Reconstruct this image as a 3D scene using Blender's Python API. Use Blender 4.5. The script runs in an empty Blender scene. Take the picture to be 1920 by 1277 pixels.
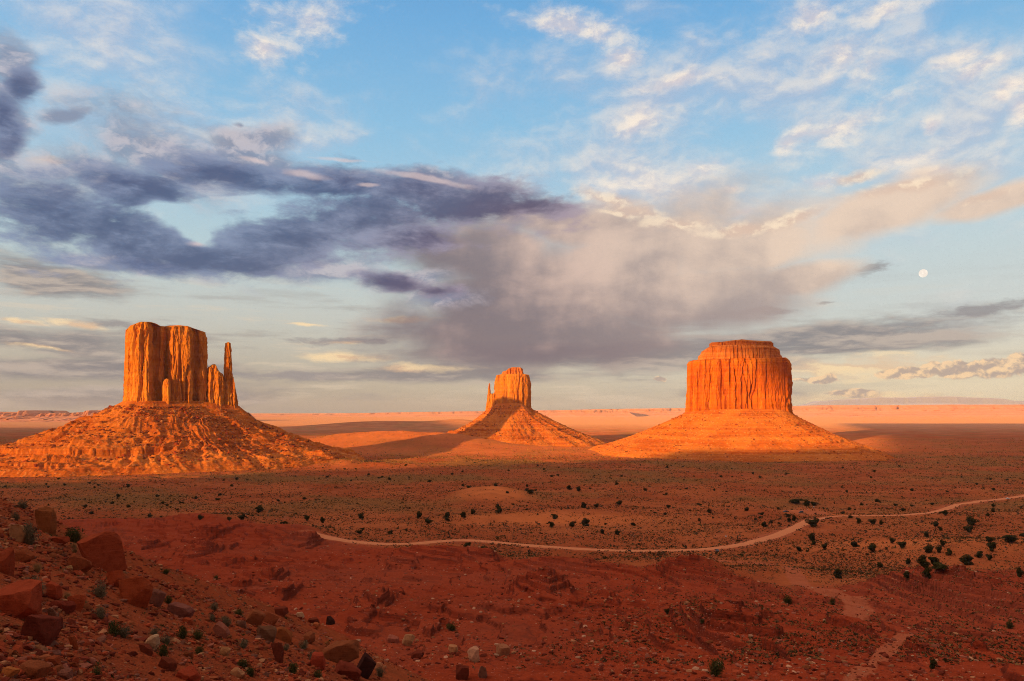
import bpy, math, random
import numpy as np
from mathutils import Vector, Matrix

# ------------------------------------------------------------------ camera
S = bpy.context.scene
COL = S.collection
FPX, CX, HY = 1440.0, 960.0, 770.0          # photograph: focal length, centre column and horizon row in its own pixels
SUN_AZ = math.radians(32.4)                 # the sunlight travels this far to the right of straight ahead
SUN_EL = math.radians(6.0)
cam = bpy.data.objects.new('camera', bpy.data.cameras.new('camera'))
COL.objects.link(cam)
cam.location = (0, 0, 0)
cam.rotation_euler = (math.radians(90), 0, 0)
cam.data.sensor_width = 36.0
cam.data.lens = 27.0
cam.data.shift_y = (HY - 638.5) / 1920.0
cam.data.clip_start = 0.5
cam.data.clip_end = 200000.0
S.camera = cam
S.view_settings.view_transform = 'Standard'
S.view_settings.look = 'None'
S.view_settings.exposure = 0.3
S.view_settings.gamma = 1.0
S.view_settings.use_curve_mapping = False
S.cycles.max_bounces = 5
S.cycles.diffuse_bounces = 3
S.cycles.use_denoising = True
S.cycles.denoising_prefilter = 'NONE'
S.cycles.pixel_filter_type = 'BLACKMAN_HARRIS'
S.cycles.filter_width = 1.0
S.cycles.use_adaptive_sampling = True
S.cycles.adaptive_threshold = 0.01
S.cycles.adaptive_min_samples = 12

# ------------------------------------------------------------------ node helper
class NT:
    """small expression helper over a node tree"""
    def __init__(self, tree):
        self.t = tree
        tree.nodes.clear()
    def node(self, kind, **kw):
        n = self.t.nodes.new(kind)
        for k, v in kw.items():
            setattr(n, k, v)
        return n
    def put(self, sock, v):
        if v is None:
            return
        if isinstance(v, bpy.types.NodeSocket):
            self.t.links.new(v, sock)
        else:
            if sock.type == 'RGBA' and len(v) == 3:
                v = (*v, 1)
            sock.default_value = v
    def m(self, op, a, b=None, c=None, clamp=False):
        n = self.node('ShaderNodeMath', operation=op, use_clamp=clamp)
        for s, v in zip(n.inputs, (a, b, c)):
            self.put(s, v)
        return n.outputs[0]
    def add(self, a, b): return self.m('ADD', a, b)
    def sub(self, a, b): return self.m('SUBTRACT', a, b)
    def mul(self, a, b): return self.m('MULTIPLY', a, b)
    def mx(self, a, b): return self.m('MAXIMUM', a, b)
    def mn(self, a, b): return self.m('MINIMUM', a, b)
    def step(self, v, lo, hi, o0=0.0, o1=1.0):
        n = self.node('ShaderNodeMapRange', interpolation_type='SMOOTHSTEP')
        self.put(n.inputs[0], v)
        for i, q in zip((1, 2, 3, 4), (lo, hi, o0, o1)):
            self.put(n.inputs[i], q)
        return n.outputs[0]
    def vm(self, op, a, b=None, out=0):
        n = self.node('ShaderNodeVectorMath', operation=op)
        self.put(n.inputs[0], a)
        if b is not None:
            self.put(n.inputs[3 if op == 'SCALE' else 1], b)
        return n.outputs[out]
    def xyz(self, x, y, z):
        n = self.node('ShaderNodeCombineXYZ')
        for s, v in zip(n.inputs, (x, y, z)):
            self.put(s, v)
        return n.outputs[0]
    def sep(self, v):
        n = self.node('ShaderNodeSeparateXYZ')
        self.put(n.inputs[0], v)
        return n.outputs
    def noise(self, vec, scale=1.0, detail=6, rough=0.55, out=0, dist=0.0):
        n = self.node('ShaderNodeTexNoise')
        self.put(n.inputs['Vector'], vec)
        n.inputs['Scale'].default_value = scale
        n.inputs['Detail'].default_value = detail
        n.inputs['Roughness'].default_value = rough
        n.inputs['Distortion'].default_value = dist
        return n.outputs[out]
    def voro(self, vec, scale=1.0, out=0, feature='F1'):
        n = self.node('ShaderNodeTexVoronoi', feature=feature)
        self.put(n.inputs['Vector'], vec)
        n.inputs['Scale'].default_value = scale
        return n.outputs[out]
    def mapping(self, vec, loc=(0, 0, 0), rot=(0, 0, 0), sc=(1, 1, 1), kind='POINT'):
        n = self.node('ShaderNodeMapping', vector_type=kind)
        self.put(n.inputs[0], vec)
        n.inputs['Location'].default_value = loc
        n.inputs['Rotation'].default_value = rot
        n.inputs['Scale'].default_value = sc
        return n.outputs[0]
    def mix(self, f, a, b, blend='MIX'):
        n = self.node('ShaderNodeMix', data_type='RGBA', blend_type=blend)
        self.put(n.inputs[0], f)
        self.put(n.inputs[6], a)
        self.put(n.inputs[7], b)
        return n.outputs[2]
    def ramp(self, f, stops):
        n = self.node('ShaderNodeValToRGB')
        cr = n.color_ramp
        while len(cr.elements) < len(stops):
            cr.elements.new(0.5)
        for e, (p, c) in zip(cr.elements, stops):
            e.position = p
            e.color = (*c, 1)
        self.put(n.inputs[0], f)
        return n.outputs[0]

def lin(*c):
    """display colour 0-255 to scene-linear"""
    if len(c) == 1:
        c = c[0]
    r = []
    for v in c:
        v = v / 255.0
        r.append(v / 12.92 if v <= 0.04045 else ((v + 0.055) / 1.055) ** 2.4)
    return tuple(r)

# ------------------------------------------------------------------ world: clear sky with drifting cloud layers
world = bpy.data.worlds.new('World')
S.world = world
world.use_nodes = True
W = NT(world.node_tree)
tc = W.node('ShaderNodeTexCoord')
D3 = W.vm('NORMALIZE', tc.outputs['Generated'])
dx, dy, dz = W.sep(D3)
AZ = W.m('ARCTAN2', dx, dy)                  # compass angle from straight ahead
EL = W.m('ARCSINE', dz)                      # height above the horizon
P0 = W.xyz(AZ, EL, 0.0)
PP = W.mapping(P0)

def azel(px, py):
    X, Z = (px - CX) / FPX, (HY - py) / FPX
    return math.atan(X), math.atan2(Z, math.sqrt(1 + X * X))

def blobs(P, lst):
    """soft elliptical cloud areas: 1 at a centre, 0 on the ellipse, -1 far away"""
    out = None
    for (px, py, rx, ry, rot) in lst:
        a, e = azel(px, py)
        ca = math.cos(a)
        mp = W.mapping(P, loc=(a, e, 0), rot=(0, 0, math.radians(rot)), sc=(2 * rx / FPX * ca * ca, 2 * ry / FPX * ca, 1), kind='TEXTURE')
        g = W.node('ShaderNodeTexGradient', gradient_type='SPHERICAL')
        W.put(g.inputs[0], mp)
        r = g.outputs['Fac']
        out = r if out is None else W.mx(out, r)
    return W.m('MULTIPLY_ADD', out, 2.0, -1.0)

def warp(P, scale, amt, seed, stretch=2.2):
    q = W.mapping(P, loc=(seed, seed * 0.7, seed * 1.3), sc=(scale, scale * stretch, 1))
    q2 = W.mapping(P, loc=(seed + 31.0, seed * 0.7, seed * 1.3 + 9.0), sc=(scale, scale * stretch, 1))
    n1 = W.noise(q, 1.0, 4, 0.55)
    n2 = W.noise(q2, 1.0, 4, 0.55)
    d = W.xyz(W.m('MULTIPLY_ADD', n1, amt, -0.5 * amt), W.m('MULTIPLY_ADD', n2, amt / stretch, -0.5 * amt / stretch), 0.0)
    return W.mapping(W.vm('ADD', P0, d))

def cn(P, scale, seed, stretch=2.2, detail=6, rough=0.58, rot=0.0, off=(0, 0)):
    k = (scale, scale * stretch)
    r = math.radians(rot)
    ox, oy = off[0] * k[0], off[1] * k[1]
    ox, oy = ox * math.cos(r) - oy * math.sin(r), ox * math.sin(r) + oy * math.cos(r)
    q = W.mapping(P, loc=(seed + ox, seed * 1.7 + oy, seed * 0.31), rot=(0, 0, r), sc=(k[0], k[1], 1))
    return W.noise(q, 1.0, detail, rough)

def relief(P, scale, seed, stretch=2.2, off=(-0.006, 0.010), detail=6, rough=0.55, rot=0.0):
    """difference of the cloud field towards the light: + on the lit side of a billow"""
    a = cn(P, scale, seed, stretch, detail, rough, rot)
    b = cn(P, scale, seed, stretch, detail, rough, rot, off)
    return W.sub(a, b), a

sky = W.node('ShaderNodeTexSky', sky_type='NISHITA')
sky.sun_disc = False
sky.sun_elevation = SUN_EL
sky.sun_rotation = math.radians(180) + SUN_AZ
sky.altitude = 1600
nish = W.vm('SCALE', sky.outputs[0], 0.12)
ramp_pts = [(0.0, lin(186, 166, 148)), (0.035, lin(200, 184, 164)), (0.085, lin(204, 198, 184)), (0.14, lin(200, 205, 200)),
            (0.20, lin(188, 210, 216)), (0.27, lin(170, 206, 226)), (0.35, lin(146, 197, 230)), (0.47, lin(116, 177, 226)),
            (0.62, lin(74, 140, 205)), (1.0, lin(58, 112, 180))]
base = W.ramp(EL, ramp_pts)
base = W.mix(0.12, base, nish)
# warmer, paler air towards the right of the view, greyer to the left
warmR = W.mul(W.step(AZ, 0.15, 0.5), W.step(EL, 0.12, 0.0))
base = W.mix(W.mul(warmR, 0.9), base, lin(255, 222, 160))
paleR = W.mul(W.step(AZ, -0.05, 0.6), W.step(EL, 0.45, 0.1))
base = W.mix(W.mul(paleR, 0.35), base, lin(215, 222, 220))
greyL = W.mul(W.step(AZ, 0.05, -0.35), W.step(EL, 0.14, 0.0))
base = W.mix(W.mul(greyL, 0.55), base, lin(160, 150, 138))
c = base
# thin grey and cream strata of cloud low over the horizon
ln = cn(PP, 5.0, 3.7, 9.0, 7, 0.6)
lband = W.mul(W.mul(W.step(EL, 0.20, 0.09), W.step(EL, -0.01, 0.02)), W.step(AZ, 0.5, 0.15, 0.35, 1.0))
c = W.mix(W.mul(lband, W.mul(W.step(ln, 0.50, 0.66), 0.62)), c, lin(156, 148, 144))
c = W.mix(W.mul(lband, W.mul(W.step(ln, 0.46, 0.34), 0.50)), c, lin(226, 206, 180))

# --- high thin veil: lilac and white wisps, mostly upper right and upper left
Pw = warp(PP, 5.0, 0.10, 3.1, 1.5)
vm_ = blobs(Pw, [(1560, 110, 330, 190, 12), (1780, 230, 330, 230, 0), (1150, 300, 360, 150, -8), (150, 70, 330, 130, -15),
                 (360, 270, 320, 120, 10), (1250, 200, 260, 130, 0)])
vr, vn = relief(Pw, 6.5, 11.0, 1.9, detail=7, rough=0.6)
va = W.step(W.add(W.mul(vm_, 0.50), W.mul(W.sub(vn, 0.5), 2.0)), -0.16, 0.66)
vcol = W.mix(W.step(vr, -0.08, 0.10), lin(182, 190, 210), lin(234, 224, 216))
c = W.mix(W.mul(va, 0.72), c, vcol)

# --- small bright puffs and brushed wisps
Pp = warp(PP, 14.0, 0.035, 8.7, 1.8)
pm = blobs(Pp, [(1200, 222, 78, 44, 0), (1165, 115, 50, 26, 0), (1060, 52, 165, 34, -8), (575, 42, 130, 75, 15), (495, 95, 60, 40, 0),
                (1590, 235, 175, 38, 17), (1480, 268, 60, 26, 32), (1520, 35, 150, 34, 10), (1660, 15, 130, 30, 5), (1580, 110, 90, 40, 15),
                (1625, 130, 55, 60, 70), (1850, 120, 120, 30, 18), (1890, 155, 50, 20, 20), (1871, 171, 22, 26, 0), (1915, 155, 25, 22, 0),
                (1905, 215, 36, 36, 0), (1748, 236, 24, 20, 0), (1690, 300, 130, 22, 4), (1760, 318, 110, 14, -5), (1540, 345, 75, 20, 0),
                (1320, 318, 62, 26, 8), (1370, 356, 30, 8, 0), (1390, 400, 36, 9, 8), (1265, 155, 110, 20, 4), (1180, 340, 130, 60, -10),
                (560, 330, 60, 18, 0), (850, 500, 30, 8, 0), (1790, 110, 120, 26, 6)])
pr, pn = relief(Pp, 17.0, 5.0, 1.8, off=(-0.004, 0.008), detail=7, rough=0.62)
pa = W.step(W.add(W.mul(pm, 0.85), W.mul(W.sub(pn, 0.5), 2.1)), -0.05, 1.05)
pcol = W.mix(W.step(pr, -0.10, 0.10), lin(214, 204, 208), lin(252, 236, 218))
c = W.mix(W.mul(pa, 0.88), c, pcol)

# --- low grey bars over the horizon, left and right
Pb = warp(PP, 9.0, 0.05, 21.0, 4.0)
bm = blobs(Pb, [(90, 520, 230, 48, -8), (60, 640, 330, 42, -4), (150, 690, 380, 36, 0), (1560, 632, 420, 40, 3), (1250, 668, 440, 38, 0),
                (820, 705, 420, 22, 0), (1500, 655, 260, 20, 0), (300, 745, 420, 30, 0), (1390, 742, 150, 26, 0)])
br, bn = relief(Pb, 6.0, 33.0, 5.0, off=(-0.003, 0.006), detail=7, rough=0.6)
ba = W.step(W.add(W.mul(bm, 0.9), W.mul(W.sub(bn, 0.5), 2.0)), 0.02, 0.55)
bcol = W.mix(W.step(br, -0.06, 0.10), lin(132, 128, 131), lin(188, 172, 160))
c = W.mix(W.mul(ba, 0.88), c, bcol)
Pv = warp(PP, 30.0, 0.028, 27.0, 2.4)
v2m = blobs(Pv, [(640, 640, 170, 12, 2), (250, 612, 130, 12, -3), (1850, 580, 150, 13, 5), (1440, 583, 80, 9, 0), (1640, 503, 60, 16, 5), (560, 705, 240, 14, 0), (1540, 568, 30, 7, 0), (1180, 655, 120, 14, 0)])
v2n = cn(Pv, 26.0, 37.0, 4.0, 6, 0.62)
v2a = W.step(W.add(v2m, W.mul(W.sub(v2n, 0.5), 2.4)), 0.05, 0.9)
c = W.mix(W.mul(v2a, 0.8), c, lin(148, 142, 142))

# --- glowing peach strips and the cumulus bank low on the right
Pg = warp(PP, 22.0, 0.035, 41.0, 2.5)
gm = blobs(Pg, [(640, 668, 120, 13, 0), (645, 640, 60, 8, 0), (760, 598, 90, 9, 2), (40, 602, 60, 6, -4), (150, 610, 80, 9, -6), (80, 650, 100, 6, -6),
                (1590, 690, 250, 28, 0), (1640, 745, 220, 16, 0), (800, 690, 120, 10, 0), (560, 608, 60, 4, 0),
                (90, 300, 60, 10, 0)])
gr, gn = relief(Pg, 16.0, 52.0, 3.6, detail=6, rough=0.6)
ga = W.step(W.add(gm, W.mul(W.sub(gn, 0.5), 2.3)), 0.0, 0.95)
c = W.mix(W.mul(ga, 0.8), c, W.mix(W.step(gr, -0.06, 0.08), lin(232, 190, 150), lin(255, 222, 172)))
Pq = warp(PP, 40.0, 0.012, 61.0, 1.2)
qm = blobs(Pq, [(1790, 694, 60, 19, 0), (1860, 690, 70, 22, 0), (1920, 682, 50, 26, 0), (1700, 700, 70, 12, 0), (1750, 690, 24, 15, 0),
                (1530, 712, 46, 8, 0), (1556, 708, 16, 8, 0), (1237, 712, 16, 7, 0), (1600, 738, 60, 10, 0)])
qr, qn = relief(Pq, 55.0, 72.0, 1.3, off=(-0.0025, 0.004), detail=6, rough=0.55)
qa = W.step(W.add(qm, W.mul(W.sub(qn, 0.5), 1.2)), 0.05, 0.28)
c = W.mix(W.mul(qa, 0.85), c, W.mix(W.step(qr, -0.08, 0.10), lin(182, 160, 148), lin(255, 214, 166)))

# --- the broad peach and mauve mass with its falling rain
Pc = warp(PP, 4.0, 0.085, 81.0, 2.0)
cm = blobs(Pc, [(1010, 550, 320, 165, 4), (1170, 500, 360, 120, 14), (1390, 460, 300, 78, 16), (1610, 402, 260, 60, 16), (1830, 375, 150, 30, 8),
                (1120, 430, 290, 70, -8), (920, 600, 260, 110, 0), (1050, 640, 380, 70, 0), (1290, 560, 250, 90, 8), (930, 480, 220, 100, 0), (1480, 520, 160, 40, 10)])
cr, cnn = relief(Pc, 6.0, 93.0, 1.8, off=(-0.007, 0.014), detail=7, rough=0.55)
csum = W.add(W.mul(cm, 1.25), W.mul(W.sub(cnn, 0.5), 1.55))
ca_ = W.step(csum, -0.08, 0.72)
cside = W.step(W.add(AZ, W.mul(EL, 1.3)), 0.10, 0.66)
cshade = W.mix(cside, lin(124, 111, 118), lin(186, 167, 158))
clit = W.mix(cside, lin(206, 174, 162), lin(234, 207, 184))
streak = cn(PP, 7.0, 17.0, 0.55, 5, 0.5, rot=-24)
low = W.step(EL, 0.21, 0.08)
ccol = W.mix(W.step(W.add(W.mul(cr, 0.7), W.add(W.mul(W.sub(streak, 0.5), 0.95), W.mul(low, -0.17))), -0.19, 0.16), cshade, clit)
c = W.mix(W.mul(ca_, 0.93), c, ccol)
# bright upper rim of that mass
Pe = warp(PP, 18.0, 0.03, 55.0, 1.5)
em_ = blobs(Pe, [(1190, 395, 90, 20, -14), (1270, 418, 110, 18, -8), (1380, 432, 100, 13, 0), (1490, 408, 75, 14, 14), (1140, 372, 80, 16, -12),
                 (1700, 352, 150, 16, 6), (1850, 368, 90, 14, 4), (1620, 330, 60, 14, 12), (1160, 400, 60, 8, -10)])
er, en = relief(Pe, 20.0, 66.0, 1.6, detail=6, rough=0.6)
ea = W.step(W.add(em_, W.mul(W.sub(en, 0.5), 2.1)), -0.05, 0.9)
c = W.mix(W.mul(ea, 0.75), c, W.mix(W.step(er, -0.06, 0.08), lin(222, 192, 172), lin(254, 230, 200)))

# --- grey torn scud around the dark band
Ps = warp(PP, 9.0, 0.06, 13.0, 1.7)
sm = blobs(Ps, [(300, 280, 200, 80, -10), (180, 320, 190, 60, 0), (450, 265, 150, 40, 8), (470, 300, 160, 40, -6), (120, 215, 90, 18, 12), (640, 500, 120, 30, 10),
                (760, 525, 110, 26, 4), (840, 560, 90, 24, 4), (660, 330, 190, 24, -4), (10, 230, 70, 130, 0), (20, 120, 60, 60, 0), (830, 335, 120, 16, -8),
                (260, 505, 240, 20, -6), (440, 235, 20, 10, 0)])
sr, sn = relief(Ps, 11.0, 47.0, 1.8, off=(-0.005, 0.010), detail=7, rough=0.62)
sa = W.step(W.add(sm, W.mul(W.sub(sn, 0.5), 1.9)), -0.10, 0.72)
c = W.mix(W.mul(sa, 0.82), c, W.mix(W.step(sr, -0.05, 0.09), lin(128, 136, 160), lin(190, 182, 190)))

# --- the dark blue and violet band
Pd = warp(PP, 5.0, 0.065, 29.0, 2.6)
dm = blobs(Pd, [(90, 405, 200, 96, -6), (230, 445, 230, 72, -12), (400, 482, 190, 44, -2), (260, 362, 150, 50, -6), (540, 446, 190, 66, 12),
                (700, 408, 240, 78, 6), (880, 390, 210, 56, 0), (1000, 386, 110, 32, -4), (440, 330, 190, 46, 2), (620, 345, 200, 44, -4), (780, 358, 200, 42, -4),
                (0, 225, 56, 80, 0), (30, 160, 40, 40, 0), (760, 440, 170, 40, 0), (745, 530, 90, 22, -4), (825, 543, 70, 20, 0)])
hole = blobs(Pd, [(335, 408, 62, 18, -10), (374, 446, 30, 14, -24), (425, 378, 50, 8, 12)])
dm = W.sub(dm, W.mul(W.step(hole, -0.7, 0.8), 0.80))
dr, dn = relief(Pd, 8.0, 77.0, 2.4, off=(-0.005, 0.012), detail=7, rough=0.62)
dfine = cn(Pd, 26.0, 19.0, 2.6, 5, 0.6)
dsum = W.add(W.mul(dm, 1.05), W.add(W.mul(W.sub(dn, 0.5), 2.0), W.mul(W.sub(dfine, 0.5), 1.25)))
da = W.step(dsum, -0.10, 0.60)
dside = W.step(W.add(AZ, W.mul(EL, -1.2)), -0.62, -0.18)
ddark = W.mix(dside, lin(70, 86, 124), lin(94, 82, 106))
dlit = W.mix(dside, lin(130, 144, 174), lin(166, 150, 164))
thick = W.step(dsum, 0.15, 1.05)
dlight = W.add(W.mul(dr, 0.9), W.add(W.mul(W.sub(dfine, 0.5), 0.42), W.mul(thick, -0.15)))
dcol = W.mix(W.step(dlight, -0.20, 0.10), ddark, dlit)
c = W.mix(W.mul(da, 0.92), c, dcol)
# pink-lit crests on the dark band
Pk = warp(PP, 18.0, 0.02, 95.0, 2.4)
km = blobs(Pk, [(580, 328, 60, 9, -4), (480, 300, 40, 7, -8), (800, 335, 130, 8, -8), (370, 458, 26, 8, 0), (690, 345, 30, 5, 0), (640, 300, 80, 5, 0)])
kn = cn(Pk, 22.0, 99.0, 2.6)
ka = W.step(W.add(km, W.mul(W.sub(kn, 0.5), 1.6)), 0.0, 0.8)
c = W.mix(W.mul(ka, 0.5), c, lin(232, 206, 200))

# overhead, out of the picture: unseen warm cloud tone added as fill light; behind the viewpoint: the glow round the low sun
on = W.noise(PP, 3.0, 5, 0.55)
over = W.mix(W.step(on, 0.35, 0.65), (0.20, 0.18, 0.18), (0.36, 0.30, 0.26))
c = W.mix(W.step(EL, 0.56, 0.85), c, over)
back = W.step(dy, 0.15, -0.45)
glow = W.mix(W.step(EL, 0.0, 0.5), (0.95, 0.52, 0.25), (0.30, 0.24, 0.22))
c = W.mix(back, c, glow)
fill_lobe = W.m('POWER', W.mx(W.vm('DOT_PRODUCT', D3, (-0.50, -0.10, 0.86), out=1), 0.0), 6.0)   # unseen bright patch added overhead as fill for the shaded foreground
c = W.mix(1.0, c, W.vm('SCALE', W.xyz(1.75, 1.28, 0.98), fill_lobe), 'ADD')
bg = W.node('ShaderNodeBackground')
W.put(bg.inputs[0], c)
bg.inputs[1].default_value = 0.83
wo = W.node('ShaderNodeOutputWorld')
W.t.links.new(bg.outputs[0], wo.inputs[0])
world.cycles.sampling_method = 'MANUAL'
world.cycles.sample_map_resolution = 512

# ------------------------------------------------------------------ sun
sun = bpy.data.objects.new('sun', bpy.data.lights.new('sun', 'SUN'))
COL.objects.link(sun)
sun.data.energy = 4.6
sun.data.angle = math.radians(0.5)
sun.data.color = (1.0, 0.54, 0.13)
SUN_DIR = Vector((math.sin(SUN_AZ) * math.cos(SUN_EL), math.cos(SUN_AZ) * math.cos(SUN_EL), -math.sin(SUN_EL)))
sun.rotation_euler = SUN_DIR.to_track_quat('-Z', 'Y').to_euler()

# ------------------------------------------------------------------ numpy noise
RNG = np.random.default_rng(7)
_PERM = RNG.permutation(256).astype(np.int32)
_PERM = np.concatenate([_PERM, _PERM, _PERM])
_G2 = np.stack([np.cos(np.arange(256) * 2.399963), np.sin(np.arange(256) * 2.399963)], 1).astype(np.float32)
_G3 = RNG.normal(size=(256, 3)).astype(np.float32)
_G3 /= np.linalg.norm(_G3, axis=1)[:, None]

def perlin2(x, y):
    xi, yi = np.floor(x), np.floor(y)
    xf, yf = (x - xi).astype(np.float32), (y - yi).astype(np.float32)
    xi, yi = xi.astype(np.int64) & 255, yi.astype(np.int64) & 255
    u, v = xf * xf * xf * (xf * (xf * 6 - 15) + 10), yf * yf * yf * (yf * (yf * 6 - 15) + 10)
    def g(i, j, a, b):
        h = _PERM[_PERM[(xi + i) & 255] + ((yi + j) & 255)]
        return _G2[h, 0] * a + _G2[h, 1] * b
    n0 = g(0, 0, xf, yf) * (1 - u) + g(1, 0, xf - 1, yf) * u
    n1 = g(0, 1, xf, yf - 1) * (1 - u) + g(1, 1, xf - 1, yf - 1) * u
    return (n0 * (1 - v) + n1 * v) * 1.4

def perlin3(x, y, z):
    xi, yi, zi = np.floor(x), np.floor(y), np.floor(z)
    xf, yf, zf = x - xi, y - yi, z - zi
    xi, yi, zi = [a.astype(np.int64) & 255 for a in (xi, yi, zi)]
    f = lambda t: t * t * t * (t * (t * 6 - 15) + 10)
    u, v, w = f(xf), f(yf), f(zf)
    def g(i, j, k):
        h = _PERM[_PERM[_PERM[(xi + i) & 255] + ((yi + j) & 255)] + ((zi + k) & 255)]
        q = _G3[h]
        return q[..., 0] * (xf - i) + q[..., 1] * (yf - j) + q[..., 2] * (zf - k)
    l = lambda a, b, t: a + (b - a) * t
    return 1.5 * l(l(l(g(0, 0, 0), g(1, 0, 0), u), l(g(0, 1, 0), g(1, 1, 0), u), v),
                   l(l(g(0, 0, 1), g(1, 0, 1), u), l(g(0, 1, 1), g(1, 1, 1), u), v), w)

def fbm2(x, y, lam, octv=4, gain=0.5, seed=0.0):
    s, a, t = 0.0, 1.0, 0.0
    for o in range(octv):
        k = 2.03 ** o / lam
        s = s + a * perlin2(x * k + seed * 17.3 + o * 5.7, y * k - seed * 9.1 + o * 3.3)
        t += a
        a *= gain
    return s / t

def ridge2(x, y, lam, octv=4, gain=0.5, seed=0.0):
    s, a, t = 0.0, 1.0, 0.0
    for o in range(octv):
        k = 2.03 ** o / lam
        s = s + a * (1 - 2 * np.abs(perlin2(x * k + seed * 13.7 + o * 7.1, y * k + seed * 5.3 - o * 2.9)))
        t += a
        a *= gain
    return s / t

def fbm3(x, y, z, lam, octv=3, gain=0.5, seed=0.0):
    s, a, t = 0.0, 1.0, 0.0
    for o in range(octv):
        k = 2.07 ** o / lam
        s = s + a * perlin3(x * k + seed * 11.3 + o * 3.1, y * k + seed * 7.7, z * k - o * 5.9 + seed)
        t += a
        a *= gain
    return s / t

def sstep(v, a, b):
    t = np.clip((v - a) / (b - a), 0, 1)
    return t * t * (3 - 2 * t)

# ------------------------------------------------------------------ mesh and tagging helpers
def tag(o, label=None, cat=None, group=None, kind=None):
    for k, v in (('label', label), ('category', cat), ('group', group), ('kind', kind)):
        if v:
            o[k] = v
    return o

def mesh_np(name, verts, faces, mats=(), parent=None, smooth=True, attr=None, mat_idx=None, link=True):
    """faces: (n,k) int array, or a list of such arrays"""
    me = bpy.data.meshes.new(name)
    verts = np.asarray(verts, np.float32)
    fl = faces if isinstance(faces, list) else [faces]
    fl = [np.asarray(f, np.int32) for f in fl if len(f)]
    me.vertices.add(len(verts))
    me.vertices.foreach_set('co', verts.ravel())
    loops = np.concatenate([f.ravel() for f in fl])
    starts, off = [], 0
    for f in fl:
        starts.append(off + np.arange(len(f), dtype=np.int32) * f.shape[1])
        off += f.size
    starts = np.concatenate(starts).astype(np.int32)
    me.loops.add(len(loops))
    me.loops.foreach_set('vertex_index', loops)
    me.polygons.add(len(starts))
    me.polygons.foreach_set('loop_start', starts)
    if mat_idx is not None:
        me.polygons.foreach_set('material_index', np.asarray(mat_idx, np.int32))
    me.update(calc_edges=True)
    me.polygons.foreach_set('use_smooth', np.full(len(starts), smooth, bool))
    if attr:
        for an, av in attr.items():
            a = me.attributes.new(an, 'FLOAT_COLOR', 'POINT')
            a.data.foreach_set('color', np.asarray(av, np.float32).ravel())
    for mt in (mats if isinstance(mats, (list, tuple)) else [mats]):
        me.materials.append(mt)
    o = bpy.data.objects.new(name, me)
    if link:
        COL.objects.link(o)
    if parent:
        o.parent = parent
    return o

def grid_faces(nr, nc, wrap=False, base=0):
    r = np.arange(nr - 1)[:, None]
    cc = np.arange(nc if wrap else nc - 1)[None, :]
    a = r * nc + cc
    b = r * nc + (cc + 1) % nc
    return (np.stack([a, b, b + nc, a + nc], -1).reshape(-1, 4) + base).astype(np.int32)

def empty(name, loc, label, cat, group=None):
    o = bpy.data.objects.new(name, None)
    COL.objects.link(o)
    o.location = loc
    return tag(o, label, cat, group)

def smooth_table(kx, ky, n=4000, w=41, logx=True):
    kx, ky = np.asarray(kx, float), np.asarray(ky, float)
    tx = np.log(kx) if logx else kx
    t = np.linspace(tx[0], tx[-1], n)
    v = np.interp(t, tx, ky)
    ker = np.hanning(w); ker /= ker.sum()
    vp = np.concatenate([np.full(w // 2, v[0]), v, np.full(w // 2, v[-1])])
    return t, np.convolve(vp, ker, 'valid')

# ------------------------------------------------------------------ terrain
_BT, _BV = smooth_table([1, 3, 6, 30, 60, 110, 170, 280, 420, 650, 1050, 1450, 2150, 5000, 33000],
                        [-1.7, -2, -8, -20, -28.5, -38.7, -51, -64.5, -77, -86, -95, -101, -104.5, -107, -108], n=4000, w=121)

def base_h(y):
    return np.interp(np.log(np.clip(y, 1, 33000)), _BT, _BV)

def bump(x, y, cx, cy, rx, ry, rot=0.0, p=1.0):
    c, s = math.cos(math.radians(rot)), math.sin(math.radians(rot))
    u, v = ((x - cx) * c + (y - cy) * s) / rx, (-(x - cx) * s + (y - cy) * c) / ry
    return np.exp(-(u * u + v * v) ** p)

def at_level(px, py, y):
    return (px - CX) / FPX * y, y

# the dirt road: picture points with their distance are turned into plan points once the bare land is known
ROAD_PX = [(585, 1000), (615, 1007), (650, 1014), (700, 1020), (760, 1022), (830, 1014), (870, 1011), (950, 1019), (1050, 1027), (1150, 1033),
           (1260, 1033), (1330, 1030), (1400, 1020), (1450, 1006), (1490, 990), (1518, 976)]
ROAD2_PX = [(1518, 976), (1565, 966), (1640, 968), (1700, 967), (1760, 958), (1800, 945), (1835, 939), (1880, 936), (1925, 929), (1990, 920)]
LOT_PX = [(1462, 968), (1485, 950), (1530, 944), (1575, 962), (1540, 975), (1500, 977)]
WASH_PX = [(1255, 1062), (1330, 1050), (1450, 1058), (1490, 1075), (1498, 1095), (1530, 1110), (1580, 1125), (1615, 1150), (1600, 1175)]
WASH2_PX = [(1700, 1215), (1670, 1235), (1640, 1262), (1600, 1290)]
WASH3_PX = [(760, 1022), (800, 1035), (790, 1052)]

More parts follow.
